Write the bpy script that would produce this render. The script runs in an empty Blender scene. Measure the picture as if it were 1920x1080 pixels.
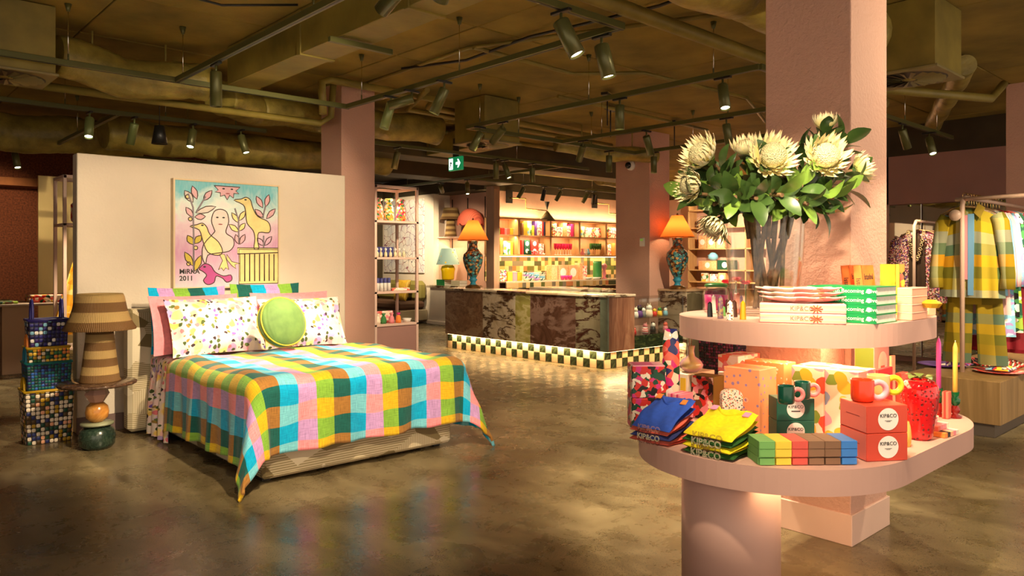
import bpy, math, random
from mathutils import Vector, Matrix, Euler
random.seed(7)
R = math.radians
SC = bpy.context.scene
COL = SC.collection
# ---------------------------------------------------------------- camera
F, H, HY, CX = 1409.0, 1.46, 488.0, 960.0        # focal length in px, eye height, horizon row, centre column
_h = math.hypot(1540, 1409); S, K = 1540/_h, 1409/_h   # the view direction is (K, S) in the shop's grid
cam = bpy.data.cameras.new('camera'); camo = bpy.data.objects.new('camera', cam); COL.objects.link(camo)
camo.location = (0, 0, H); camo.rotation_euler = (R(90), 0, math.atan2(S, K) - R(90))
cam.sensor_width = 36; cam.lens = 36*F/1920; cam.shift_y = -(540-HY)/1920; cam.clip_start = .05
SC.camera = camo
def gp(px, py, z=0.0):
    Z = F*(H-z)/(py-HY); X = (px-CX)/F*Z
    return (X*S+Z*K, -X*K+Z*S)
def hu(px, v): t = (px-CX)/F; return v*(K+t*S)/(S-t*K)
def hv(px, u): t = (px-CX)/F; return u*(S-t*K)/(K+t*S)
def hz(u, v, py): return H-(py-HY)*(u*K+v*S)/F
def at(px, Z): t = (px-CX)/F; return ((K+t*S)*Z, (S-t*K)*Z)
# ---------------------------------------------------------------- world and exposure
SC.view_settings.view_transform = 'Standard'; SC.view_settings.look = 'None'
SC.view_settings.gamma = 1; SC.view_settings.use_curve_mapping = False
SC.view_settings.exposure = 0.72
W = bpy.data.worlds.new('world'); SC.world = W; W.use_nodes = True
bg = W.node_tree.nodes['Background']; bg.inputs[0].default_value = (1.0, .80, .60, 1); bg.inputs[1].default_value = 1.0
WARM = (1.0, .79, .50)
def spot(loc, target, power, angle=50, blend=.6, col=WARM, r=.04):
    l = bpy.data.lights.new('spot_beam', 'SPOT'); l.energy = power; l.color = col; l.spot_size = R(angle); l.spot_blend = blend
    l.shadow_soft_size = r
    o = bpy.data.objects.new('spot_beam', l); COL.objects.link(o); o.location = loc
    o.rotation_euler = (Vector(target)-Vector(loc)).to_track_quat('-Z', 'Y').to_euler(); return o
def area(loc, sx, sy, power, rot=(0, 0, 0), col=WARM):
    l = bpy.data.lights.new('strip_glow', 'AREA'); l.energy = power; l.color = col; l.shape = 'RECTANGLE'; l.size = sx; l.size_y = sy
    o = bpy.data.objects.new('strip_glow', l); COL.objects.link(o); o.location = loc; o.rotation_euler = rot; return o
def bulb(loc, power, r=.04, col=(1, .62, .3)):
    l = bpy.data.lights.new('bulb_glow', 'POINT'); l.energy = power; l.color = col; l.shadow_soft_size = r
    o = bpy.data.objects.new('bulb_glow', l); COL.objects.link(o); o.location = loc; return o
# ---------------------------------------------------------------- mesh helpers
class MB:
    def __init__(s): s.v = []; s.f = []; s.sm = []; s.uv = {}
    def add(s, vs, fs, smooth=False, uvs=None):
        b = len(s.v); s.v += [tuple(p) for p in vs]
        for i, f in enumerate(fs):
            if uvs: s.uv[len(s.f)] = [uvs[j] for j in f]
            s.f.append([j+b for j in f]); s.sm.append(smooth)
        return s
    def box(s, x0, x1, y0, y1, z0, z1):
        return s.add([(x, y, z) for z in (z0, z1) for y in (y0, y1) for x in (x0, x1)],
                     [(0, 2, 3, 1), (4, 5, 7, 6), (0, 1, 5, 4), (2, 6, 7, 3), (0, 4, 6, 2), (1, 3, 7, 5)])
    def cbox(s, x0, x1, y0, y1, z0, z1, b=.004):
        b = min(b, (x1-x0)*.45, (y1-y0)*.45, (z1-z0)*.45)
        X = (x0, x1); Y = (y0, y1); Zz = (z0, z1); vs = []; idx = {}
        for i in (0, 1):
            for j in (0, 1):
                for k in (0, 1):
                    sx, sy, sz = (b, -b)[i], (b, -b)[j], (b, -b)[k]
                    for a, p in enumerate(((X[i], Y[j]+sy, Zz[k]+sz), (X[i]+sx, Y[j], Zz[k]+sz), (X[i]+sx, Y[j]+sy, Zz[k]))):
                        idx[i, j, k, a] = len(vs); vs.append(p)
        g = lambda i, j, k, a: idx[i, j, k, a]
        fs = []
        for i in (0, 1): fs.append([g(i, 0, 0, 0), g(i, 1, 0, 0), g(i, 1, 1, 0), g(i, 0, 1, 0)])
        for j in (0, 1): fs.append([g(0, j, 0, 1), g(1, j, 0, 1), g(1, j, 1, 1), g(0, j, 1, 1)])
        for k in (0, 1): fs.append([g(0, 0, k, 2), g(1, 0, k, 2), g(1, 1, k, 2), g(0, 1, k, 2)])
        for i in (0, 1):
            for j in (0, 1): fs.append([g(i, j, 0, 0), g(i, j, 1, 0), g(i, j, 1, 1), g(i, j, 0, 1)])
            for k in (0, 1): fs.append([g(i, 0, k, 0), g(i, 1, k, 0), g(i, 1, k, 2), g(i, 0, k, 2)])
        for j in (0, 1):
            for k in (0, 1): fs.append([g(0, j, k, 1), g(1, j, k, 1), g(1, j, k, 2), g(0, j, k, 2)])
        for i in (0, 1):
            for j in (0, 1):
                for k in (0, 1): fs.append([g(i, j, k, 0), g(i, j, k, 1), g(i, j, k, 2)])
        cx, cy, cz = (x0+x1)/2, (y0+y1)/2, (z0+z1)/2; out = []
        for f in fs:
            a, b2, c2 = (Vector(vs[q]) for q in f[:3]); n = (b2-a).cross(c2-a)
            m = sum((Vector(vs[q]) for q in f), Vector())/len(f)-Vector((cx, cy, cz))
            out.append(f if n.dot(m) > 0 else f[::-1])
        return s.add(vs, out)
    def lathe(s, prof, n=24, c=(0, 0, 0), smooth=True, cap=True, sx=1, sy=1):
        vs = []; fs = []; m = len(prof)
        for r, z in prof:
            for i in range(n):
                a = 2*math.pi*i/n; vs.append((c[0]+r*math.cos(a)*sx, c[1]+r*math.sin(a)*sy, c[2]+z))
        for k in range(m-1):
            for i in range(n): j = (i+1) % n; fs.append((k*n+i, k*n+j, (k+1)*n+j, (k+1)*n+i))
        s.add(vs, fs, smooth)
        if cap:
            b = len(s.v)-len(vs)
            if prof[0][0] > 1e-5: s.f.append([b+i for i in range(n)][::-1]); s.sm.append(False)
            if prof[-1][0] > 1e-5: s.f.append([b+(m-1)*n+i for i in range(n)]); s.sm.append(False)
        return s
    def tube(s, pts, r, n=8, smooth=True, closed=False):
        pts = [Vector(p) for p in pts]; m = len(pts); rs = r if isinstance(r, (list, tuple)) else [r]*m
        vs = []; fs = []; up = None
        for k, p in enumerate(pts):
            if closed: d = pts[(k+1) % m]-pts[k-1]
            else: d = pts[min(k+1, m-1)]-pts[max(k-1, 0)]
            d = d.normalized() if d.length > 1e-9 else Vector((0, 0, 1))
            if up is None: up = Vector((0, 0, 1)) if abs(d.z) < .9 else Vector((1, 0, 0))
            x = d.cross(up)
            if x.length < 1e-6: x = d.orthogonal()
            x.normalize(); y = x.cross(d); up = y
            for i in range(n):
                a = 2*math.pi*i/n; vs.append(p+(x*math.cos(a)+y*math.sin(a))*rs[k])
        for k in range(m if closed else m-1):
            q = (k+1) % m
            for i in range(n): j = (i+1) % n; fs.append((k*n+j, k*n+i, q*n+i, q*n+j))
        s.add(vs, fs, smooth)
        if not closed:
            b = len(s.v)-len(vs); s.f.append([b+i for i in range(n)]); s.f.append([b+(m-1)*n+i for i in range(n)][::-1]); s.sm += [False, False]
        return s
    def prism(s, out, z0, z1, smooth=False):
        n = len(out); s.add([(x, y, z0) for x, y in out]+[(x, y, z1) for x, y in out], [(i, (i+1) % n, n+(i+1) % n, n+i) for i in range(n)], smooth)
        b = len(s.v)-2*n; s.f.append([b+i for i in range(n)][::-1]); s.f.append([b+n+i for i in range(n)]); s.sm += [False, False]; return s
    def grid(s, fn, nu, nv, smooth=True, uvf=None, flip=False):
        vs = []; fs = []; uvs = []
        for j in range(nv+1):
            for i in range(nu+1):
                a, b = i/nu, j/nv; vs.append(fn(a, b)); uvs.append(uvf(a, b) if uvf else (a, b))
        for j in range(nv):
            for i in range(nu):
                q = (j*(nu+1)+i, j*(nu+1)+i+1, (j+1)*(nu+1)+i+1, (j+1)*(nu+1)+i); fs.append(q[::-1] if flip else q)
        return s.add(vs, fs, smooth, uvs)
    def mesh(s, name):
        m = bpy.data.meshes.new(name); m.from_pydata(s.v, [], s.f); m.polygons.foreach_set('use_smooth', s.sm)
        if s.uv:
            l = m.uv_layers.new(name='UVMap')
            for p in m.polygons:
                u = s.uv.get(p.index)
                if u:
                    for k, li in enumerate(p.loop_indices): l.data[li].uv = u[k]
        m.update(); return m
def obj(name, mb, mat=None, parent=None, loc=None, rot=None):
    me = mb.mesh(name) if isinstance(mb, MB) else mb
    if mat is not None and not me.materials: me.materials.append(mat)
    o = bpy.data.objects.new(name, me); COL.objects.link(o)
    if parent: o.parent = parent
    if loc is not None: o.location = loc
    if rot is not None: o.rotation_euler = rot if not isinstance(rot, (int, float)) else (0, 0, rot)
    return o
def tag(o, label, cat, group=None, kind=None):
    o['label'] = label; o['category'] = cat
    if group: o['group'] = group
    if kind: o['kind'] = kind
    return o
def thing(name, label, cat, loc=(0, 0, 0), rz=0, group=None):
    o = bpy.data.objects.new(name, None); COL.objects.link(o); o.empty_display_size = .1
    o.location = loc; o.rotation_euler = (0, 0, rz); return tag(o, label, cat, group)
def struct(name, mb, mat, label=None, parent=None, loc=None):
    o = obj(name, mb, mat, parent, loc)
    if not parent: o['kind'] = 'structure'
    if label: o['label'] = label
    return o
def dup(root, loc, rz=0, label=None, group=None):
    r = root.copy(); COL.objects.link(r); r.location = loc; r.rotation_euler = (0, 0, rz)
    if label: r['label'] = label
    if group: r['group'] = group
    for ch in list(root.children):
        c_ = ch.copy(); COL.objects.link(c_); c_.parent = r
        for g in list(ch.children):
            d = g.copy(); COL.objects.link(d); d.parent = c_
    return r
def B(x0, x1, y0, y1, z0, z1, b=0): return MB().cbox(x0, x1, y0, y1, z0, z1, b) if b else MB().box(x0, x1, y0, y1, z0, z1)
_dg = None
def text(name, body, size, mat, parent, loc, rot, align='CENTER', extrude=.0006, shear=0, bold=0, line=0):
    c = bpy.data.curves.new(name, 'FONT'); c.body = body; c.size = size; c.align_x = align; c.align_y = 'CENTER'; c.extrude = extrude; c.shear = shear; c.offset = bold
    if line: c.fill_mode = 'NONE'; c.bevel_depth = line; c.bevel_resolution = 0; c.extrude = 0
    c.resolution_u = 3; c.materials.append(mat)
    o = bpy.data.objects.new(name, c); COL.objects.link(o); me = bpy.data.meshes.new_from_object(o); bpy.data.objects.remove(o)
    o = bpy.data.objects.new(name, me); COL.objects.link(o); o.parent = parent; o.location = loc; o.rotation_euler = rot; return o
# ---------------------------------------------------------------- materials
class NT:
    def __init__(s, name):
        s.m = bpy.data.materials.new(name); s.m.use_nodes = True; s.t = s.m.node_tree; s.b = s.t.nodes['Principled BSDF']
    def n(s, typ, **kw):
        nd = s.t.nodes.new('ShaderNode'+typ)
        for k, v in kw.items():
            if k in nd.inputs.keys():
                if hasattr(v, 'bl_idname') or isinstance(v, bpy.types.NodeSocket): s.t.links.new(v, nd.inputs[k])
                else: nd.inputs[k].default_value = v
            else: setattr(nd, k, v)
        return nd
    def l(s, a, b): s.t.links.new(a, b)
    def co(s, kind='Object', scale=(1, 1, 1), rot=(0, 0, 0)):
        c = s.n('TexCoord'); m = s.n('Mapping'); s.l(c.outputs[kind], m.inputs[0]); m.inputs['Scale'].default_value = scale; m.inputs['Rotation'].default_value = rot
        return m.outputs[0]
    def ramp(s, fac, stops, interp='LINEAR'):
        r = s.t.nodes.new('ShaderNodeValToRGB'); r.color_ramp.interpolation = interp; e = r.color_ramp.elements
        while len(e) < len(stops): e.new(.5)
        for i, (p, c) in enumerate(stops): e[i].position = p; e[i].color = c4(c)
        s.l(fac, r.inputs[0]); return r.outputs[0]
    def math(s, op, a, b=0.0, c=0.0):
        m = s.t.nodes.new('ShaderNodeMath'); m.operation = op
        for i, x in enumerate((a, b, c)):
            if isinstance(x, bpy.types.NodeSocket): s.l(x, m.inputs[i])
            else: m.inputs[i].default_value = x
        return m.outputs[0]
    def mix(s, fac, a, b, mode='MIX'):
        m = s.t.nodes.new('ShaderNodeMix'); m.data_type = 'RGBA'; m.blend_type = mode
        for i, x in ((0, fac), (6, a), (7, b)):
            if isinstance(x, bpy.types.NodeSocket): s.l(x, m.inputs[i])
            else: m.inputs[i].default_value = x if i == 0 else c4(x)
        return m.outputs[2]
    def noise(s, vec, scale, detail=3, rough=.55, dist=0):
        n = s.n('TexNoise', Scale=scale, Detail=detail, Roughness=rough, Distortion=dist); s.l(vec, n.inputs['Vector']); return n.outputs
    def vor(s, vec, scale, feature='F1', rnd=1.0):
        n = s.n('TexVoronoi', Scale=scale); n.feature = feature; n.inputs['Randomness'].default_value = rnd; s.l(vec, n.inputs['Vector']); return n.outputs
    def sep(s, vec):
        n = s.n('SeparateXYZ'); s.l(vec, n.inputs[0]); return n.outputs
    def bump(s, h, st=.3, dist=.01):
        b = s.n('Bump', Strength=st, Distance=dist); s.l(h, b.inputs['Height']); s.l(b.outputs[0], s.b.inputs['Normal'])
    def col(s, c): (s.l(c, s.b.inputs['Base Color']) if isinstance(c, bpy.types.NodeSocket) else setattr(s.b.inputs['Base Color'], 'default_value', c4(c))); return s
    def set(s, rough=None, metal=None, trans=None, ior=None, emit=None, es=0, sheen=None, coat=None, alpha=None, sss=None, spec=None):
        I = s.b.inputs
        for k, v in (('Roughness', rough), ('Metallic', metal), ('Transmission Weight', trans), ('IOR', ior), ('Sheen Weight', sheen), ('Coat Weight', coat), ('Alpha', alpha), ('Subsurface Weight', sss), ('Specular IOR Level', spec)):
            if v is not None:
                if isinstance(v, bpy.types.NodeSocket): s.l(v, I[k])
                else: I[k].default_value = v
        if emit is not None: I['Emission Color'].default_value = c4(emit); I['Emission Strength'].default_value = es
        return s
def c4(c): return (c[0], c[1], c[2], 1) if len(c) == 3 else tuple(c)
def rgb(r, g, b):   # sRGB 0..255 to linear
    f = lambda x: x/12.92 if x <= .04045 else ((x+.055)/1.055)**2.4
    return (f(r/255), f(g/255), f(b/255))
_pc = {}
def plain(c, rough=.55, metal=0, key=None, **kw):
    k = (tuple(round(x, 3) for x in c), rough, metal, tuple(sorted(kw.items(), key=str)))
    if k not in _pc:
        m = NT('plain'); m.col(c).set(rough=rough, metal=metal, **kw); _pc[k] = m.m
    return _pc[k]
def mottled(name, c, amt=.25, scale=8, rough=.6, bs=0, bscale=60, metal=0, detail=4, **kw):
    m = NT(name); v = m.co(); n = m.noise(v, scale, detail)
    d = tuple(x*(1-amt) for x in c); l = tuple(min(1, x*(1+amt)) for x in c)
    m.col(m.ramp(n[0], [(.3, d), (.7, l)])).set(rough=rough, metal=metal, **kw)
    if bs: m.bump(m.noise(v, bscale, 2)[0], bs, .006)
    return m.m
def cells(name, cols, scale=30, rough=.6, rnd=1, smooth=0, base=None, thr=.45, coord='Object', sc=(1, 1, 1), dist=0):
    """patches of random palette colour; with base given, blots on a ground colour"""
    m = NT(name); v = m.co(coord, sc)
    if dist:
        nz = m.noise(v, scale*.6, 2); a = m.n('VectorMath'); a.operation = 'MULTIPLY_ADD'; m.l(nz[1], a.inputs[0]); a.inputs[1].default_value = (dist,)*3; m.l(v, a.inputs[2]); v = a.outputs[0]
    o = m.vor(v, scale, 'F1', rnd); r = m.sep(o['Color'])[0]; k = len(cols)
    c = m.ramp(r, [(i/k, x) for i, x in enumerate(cols)], 'CONSTANT')
    if base is not None:
        f = m.math('LESS_THAN', o['Distance'], thr); c = m.mix(f, base, c)
    m.col(c).set(rough=rough); return m.m
def stripes(name, cols, period, axis=0, rough=.6, coord='Object', bs=0):
    m = NT(name); x = m.sep(m.co(coord))[axis]; f = m.math('FRACT', m.math('DIVIDE', x, period)); k = len(cols)
    m.col(m.ramp(f, [(i/k, c) for i, c in enumerate(cols)], 'CONSTANT')).set(rough=rough); return m.m
def plaid(name, A, Bc, size, coord='UV', rough=.85, off=(0, 0)):
    """columns run through the lists, rows alternate between list A and list B"""
    m = NT(name); v = m.co(coord); x, y, _ = m.sep(v); k = len(A)
    fx = m.math('FRACT', m.math('ADD', m.math('DIVIDE', x, size*k), off[0])); fy = m.math('FRACT', m.math('ADD', m.math('DIVIDE', y, size*2), off[1]))
    a = m.ramp(fx, [(i/k, c) for i, c in enumerate(A)], 'CONSTANT'); b = m.ramp(fx, [(i/k, c) for i, c in enumerate(Bc)], 'CONSTANT')
    c = m.mix(m.math('GREATER_THAN', fy, .5), a, b)
    w1 = m.n('Mapping'); m.l(v, w1.inputs[0]); w1.inputs['Scale'].default_value = (260, 14, 1)
    w2 = m.n('Mapping'); m.l(v, w2.inputs[0]); w2.inputs['Scale'].default_value = (14, 260, 1)
    g = m.math('ADD', m.noise(w1.outputs[0], 1, 2)[0], m.noise(w2.outputs[0], 1, 2)[0])
    c = m.mix(.5, c, m.ramp(m.math('MULTIPLY', g, .5), [(.32, (.12,)*3), (.68, (.95,)*3)]), 'OVERLAY')
    m.col(c).set(rough=rough, sheen=.15, spec=.2); m.bump(g, .12, .002); return m.m
def plaid2(name, rows, cols, size, coord='UV', k=.5):
    m = NT(name); v = m.co(coord); x, y, _ = m.sep(v); n, q = len(rows), len(cols)
    r = m.ramp(m.math('FRACT', m.math('DIVIDE', y, size*n)), [(i/n, c) for i, c in enumerate(rows)], 'CONSTANT'); c = m.ramp(m.math('FRACT', m.math('DIVIDE', x, size*q)), [(i/q, z) for i, z in enumerate(cols)], 'CONSTANT')
    g = m.noise(m.co(coord, (300, 300, 1)), 1, 2)[0]; m.col(m.mix(.25, m.mix(k, r, c), m.ramp(g, [(.3, (.2,)*3), (.7, (.9,)*3)]), 'OVERLAY')).set(rough=.85, spec=.2); return m.m
def marble(name, cols, scale=2.0, dist=4, rough=.22, rot=(0, 0, .6), veins=None, vs=1.6, stretch=(1, 1, 1)):
    m = NT(name); v = m.co('Object', stretch, rot); n = m.noise(v, scale, 8, .62, dist); k = len(cols)
    c = m.ramp(n[0], [(.28+.44*i/(k-1), x) for i, x in enumerate(cols)])
    if veins:
        v3 = m.co('Object', (stretch[0]*.7, stretch[1]*.7, stretch[2]*1.5), (rot[0]+.7, rot[1]+.35, rot[2])); w = m.noise(v3, vs, 6, .6, .35)[0]; d = m.math('ABSOLUTE', m.math('SUBTRACT', w, .5)); wd = m.noise(v3, vs*1.7, 2)[0]
        f = m.ramp(m.math('DIVIDE', d, m.math('MULTIPLY', m.math('POWER', wd, 3), 1.1)), [(0, (1, 1, 1)), (.10, (.9, .9, .9)), (.30, (0, 0, 0))]); c = m.mix(f, c, veins)
    m.col(c).set(rough=rough, coat=.15); return m.m
def wood(name, a, b, scale=1.0, axis=2, rough=.45):
    m = NT(name); st = [30*scale]*3; st[axis] = 1.6*scale; v = m.co('Object', tuple(st)); n = m.noise(v, 1.2, 5, .6, .6)
    m.col(m.ramp(n[0], [(.3, a), (.7, b)])).set(rough=rough); m.bump(n[0], .05, .002); return m.m
def weave(name, cols, nx=60, ny=60, coord='UV', rough=.5, bs=.6, bands=None):
    """basket weave: little raised pads in palette colours"""
    m = NT(name); v = m.co(coord, (nx, ny, 1)); x, y, _ = m.sep(v)
    fl = m.n('VectorMath'); fl.operation = 'FLOOR'; m.l(v, fl.inputs[0]); wn = m.n('TexWhiteNoise'); wn.noise_dimensions = '2D'; m.l(fl.outputs[0], wn.inputs['Vector'])
    k = len(cols); c = m.ramp(wn.outputs[0], [(i/k, q) for i, q in enumerate(cols)], 'CONSTANT')
    fx = m.math('SINE', m.math('MULTIPLY', m.math('FRACT', x), math.pi)); fy = m.math('SINE', m.math('MULTIPLY', m.math('FRACT', y), math.pi))
    h = m.math('MULTIPLY', fx, fy); c = m.mix(m.math('GREATER_THAN', h, .22), tuple(q*.25 for q in cols[0]), c)
    m.col(c).set(rough=rough); m.bump(h, bs, .01); return m.m
# common palette (linear albedo)
MT = {}
def floor_mat():
    m = NT('polished_concrete'); v = m.co('Object'); a = m.noise(v, .55, 6, .6, .6)[0]; b = m.noise(v, 4.5, 6, .7, .4)[0]
    w = m.n('Mapping'); m.l(v, w.inputs[0]); w.inputs['Scale'].default_value = (1.4, .5, 1); d = m.noise(w.outputs[0], 1.6, 5, .6, 1.4)[0]
    t = m.math('ADD', m.math('MULTIPLY', a, .42), m.math('ADD', m.math('MULTIPLY', b, .2), m.math('MULTIPLY', d, .38)))
    c = m.ramp(t, [(.34, (.062, .043, .020)), (.45, (.115, .084, .042)), (.53, (.19, .145, .076)), (.64, (.32, .25, .14))])
    sp = m.vor(v, 130); mask = m.noise(v, .8, 4)[0]
    f = m.math('MULTIPLY', m.math('LESS_THAN', sp['Distance'], .34), m.math('GREATER_THAN', mask, .48))
    f2 = m.math('MULTIPLY', f, m.math('GREATER_THAN', m.sep(sp['Color'])[0], .45)); c = m.mix(f2, c, (.035, .026, .014))
    m.col(c); r = m.ramp(b, [(.3, (.20,)*3), (.7, (.38,)*3)]); m.l(r, m.b.inputs['Roughness']); m.set(spec=.45)
    return m.m
MT['floor'] = floor_mat()
def stucco(name, c, st=.35, sc=42):
    m = NT(name); v = m.co(); n = m.noise(v, sc, 3, .6)[0]; m.col(m.ramp(m.noise(v, 3, 2)[0], [(.3, tuple(x*.94 for x in c)), (.7, c)])).set(rough=.75); m.bump(n, st, .012); return m.m
MT['cream_wall'] = stucco('cream_stucco', (.70, .60, .49))
MT['pink_wall'] = stucco('pink_stucco', (.60, .345, .265), .6, 48)
MT['pink_flat'] = mottled('pink_paint', (.60, .36, .30), .04, 3, .5)
MT['pink_frame'] = mottled('pale_pink_metal', (.72, .50, .42), .04, 3, .4)
MT['mauve'] = mottled('mauve_paint', (.36, .19, .165), .06, 2, .7)
MT['slab'] = mottled('olive_slab', (.25, .172, .027), .4, 1.6, .8, .25, 30, detail=6)
MT['track'] = plain((.115, .115, .035), .35, .3)
MT['duct'] = mottled('olive_duct', (.235, .178, .032), .35, 2.5, .5, .3, 14)
MT['foil'] = mottled('crumpled_foil_duct', (.28, .22, .045), .4, 6, .42, 1.0, 26)
MT['dark'] = mottled('dark_bulkhead', (.045, .030, .012), .3, 2, .8)
MT['black'] = plain((.012, .011, .010), .4)
MT['brass'] = plain((.75, .52, .18), .25, 1)
MT['chrome'] = plain((.8, .78, .75), .12, 1)
MT['white'] = plain((.80, .77, .72), .5)
MT['oak'] = wood('oak', (.26, .15, .06), (.42, .27, .12))
MT['pinewood'] = wood('blond_wood', (.46, .24, .09), (.60, .36, .16))
MT['lens'] = plain((1, .9, .7), .5, emit=(1, .88, .66), es=14)
MT['paper'] = mottled('paper_edges', (.78, .74, .66), .08, 60, .8)
MT['ink'] = plain((.02, .018, .015), .6)
MT['white_ink'] = plain((.85, .85, .8), .6)
def glass(name, c=(1, 1, 1), rough=.0, ior=1.45):
    m = NT(name); m.col(c).set(rough=rough, trans=1, ior=ior); return m.m
def thin_glass(name, c=(.98, 1, .985)):
    m = NT(name); t = m.n('BsdfTransparent'); g = m.n('BsdfGlossy'); g.inputs['Roughness'].default_value = .03; t.inputs[0].default_value = c4(c)
    lw = m.n('LayerWeight', Blend=.5); f = m.math('ADD', m.math('MULTIPLY', m.math('POWER', lw.outputs['Facing'], 2.6), .60), .05); mx = m.n('MixShader'); m.l(f, mx.inputs[0]); m.l(t.outputs[0], mx.inputs[1]); m.l(g.outputs[0], mx.inputs[2])
    m.l(mx.outputs[0], m.t.nodes['Material Output'].inputs[0]); return m.m
MT['pane'] = thin_glass('clear_pane')
MT['clear'] = thin_glass('clear_glass', (.98, .99, .975))
MT['water'] = glass('water', (.98, 1, .97), 0, 1.33)
PAL = dict(pink=rgb(236, 140, 150), red=rgb(214, 48, 40), coral=rgb(236, 110, 90), orange=rgb(240, 140, 60), yellow=rgb(244, 200, 60), mustard=rgb(200, 158, 30), green=rgb(60, 130, 70), lime=rgb(150, 180, 60),
           teal=rgb(20, 110, 110), blue=rgb(50, 110, 200), sky=rgb(130, 190, 220), lilac=rgb(170, 140, 200), purple=rgb(100, 60, 140), cream=rgb(245, 228, 205), white=rgb(248, 244, 238), brown=rgb(110, 70, 40), navy=rgb(40, 50, 110), magenta=rgb(210, 50, 130), peach=rgb(248, 180, 140), black=rgb(25, 22, 20), dkgreen=rgb(20, 75, 55))
def P_(c, rough=.5): return plain(PAL[c], rough)
# ---------------------------------------------------------------- the shell
CZ = 3.40
struct('floor', B(-3, 17.5, -3, 16.5, -.08, 0), MT['floor'], 'mottled brown polished concrete floor')
ceil = struct('ceiling', B(-3, 17.5, -3, 16.5, CZ+.02, CZ+.2), MT['dark'], 'olive brown painted concrete ceiling slab')
_pm = B(-1.195, 1.195, -.595, .595, 0, .02, .006).mesh('ceiling_panel'); _pm.materials.append(MT['slab'])
for i in range(7):
    for j in range(12): obj('ceiling_panel', _pm, None, ceil, (.4+2.4*i, .6+1.2*j, CZ+random.uniform(-.004, .003)))
# partition wall behind the bed
WV, WU0, WU1, WZ = 7.10, 1.56, 4.09, 2.36
pw = struct('wall_partition', B(WU0, WU1, WV, WV+.15, 0, WZ, .006), MT['cream_wall'], 'cream textured freestanding wall behind the bed')
struct('baseboard_partition', MB().box(WU0-.005, WU1, WV-.012, WV, 0, .14), plain((.16, .10, .09), .6), 'grey brown skirting below the cream wall')
# pillars
def pillar(label, u0, u1, v0, v1, top=CZ, base=.0):
    o = struct('pillar', B(u0, u1, v0, v1, 0, top, .004), MT['pink_wall'], label)
    if base: struct('pillar_skirting', B(u0-.012, u1+.012, v0-.012, v1+.012, 0, base, .003), MT['pink_frame'], None, o)
    return o
P1 = pillar('large pink stucco pillar rising through the pink display table', 3.867, 4.327, 1.664, 2.135, base=.16)
P2 = pillar('pink pillar behind the right end of the cream partition wall', 4.13, 4.55, 7.25, 7.70)
P3 = pillar('pink pillar with a security camera behind the marble counter', 9.1, 9.6, 6.9, 7.55)
P4 = pillar('pink pillar cut by the right edge of the picture', 9.62, 10.1, 1.95, 2.44)
# far walls
cork = mottled('rust_cork', (.155, .038, .010), .55, 40, .9, .4, 90)
struct('wall_left', B(-3, 5.2, 14, 14.2, 0, CZ), cork, 'rust red cork wall at the far left')
struct('wall_left_band', B(-3, 5.2, 13.55, 14, 2.6, 2.72), mottled('rust_band', (.30, .10, .025), .2, 6, .8), 'lighter rust brown band on the cork wall')  # projecting band in a lighter rust than the cork
struct('wall_rear', B(5.2, 10.5, 16.2, 16.4, 0, CZ), MT['dark'], 'dark wall far behind the sofa')
struct('wall_sofa', B(10.4, 10.55, 14.06, 16.2, 0, 3.0), MT['cream_wall'], 'cream wall behind the sofa')
struct('wall_nook_side', B(10.56, 10.99, 14.2, 14.3, 0, 3.0), MT['cream_wall'], 'cream side wall of the lamp nook')
struct('wall_nook', B(11.0, 11.15, 12.3, 14.3, 0, 3.0), MT['pink_wall'], 'pink wall of the lamp nook')
struct('wall_back', B(10.72, 15.7, 12.2, 12.4, 0, 2.97), MT['pink_wall'], 'pink back wall above the oak shelves')
struct('trim_1', B(10.2, 10.36, 11.70, 11.95, 0, 3.0, .004), wood('nook_post', (.36, .20, .12), (.46, .27, .17)), 'wooden end post between the lamp nook and the oak shelves')
struct('wall_far_right', B(15.7, 15.9, 4.4, 12.3, 0, 2.97), MT['pink_wall'], 'pink far right wall behind the box shelves')
struct('wall_bulkhead', B(10.36, 15.7, 12.2, 12.5, 2.97, CZ), MT['dark'], 'dark bulkhead above the pink back wall')
struct('wall_bulkhead_side', B(15.7, 15.95, 4.4, 12.3, 2.97, CZ), MT['dark'], 'dark bulkhead above the far right wall')
struct('wall_bulkhead_nook', B(10.4, 11.2, 12.3, 16.3, 3.0, CZ), MT['dark'], 'dark bulkhead above the lamp nook')
struct('wall_right', B(11.5, 11.7, -3, 4.5, 2.27, 2.97), MT['mauve'], 'mauve wall above the mirrors')
struct('wall_right_base', B(11.55, 11.7, -3, 4.5, 0, 2.27), MT['mauve'], 'mauve wall behind the mirrors')
struct('wall_right_bulkhead', B(11.5, 11.7, -3, 4.5, 2.97, CZ), MT['dark'], 'dark bulkhead above the mauve wall')
struct('wall_right_return', B(11.5, 15.8, 4.4, 4.55, 0, 2.97), MT['pink_wall'], 'pink return wall beside the mirrors')
struct('wall_entry', B(-3.2, -3, 2.2, 16.5, 0, CZ), MT['cream_wall'], 'cream wall beyond the left of the viewer')
mir = plain((.80, .76, .68), .02, 1)
for a, b, nm in ((-1.5, .4, 'off the right edge'), (.42, 2.3, 'behind the garment rails'), (2.32, 3.94, 'behind the plaid shirt'), (3.96, 4.4, 'beside the large pillar')):
    tag(obj('wall_mirror', B(11.515, 11.545, a, b, .08, 2.26, .002), mir), 'tall frameless wall mirror panel '+nm, 'mirror', 'mirror panels')
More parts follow.
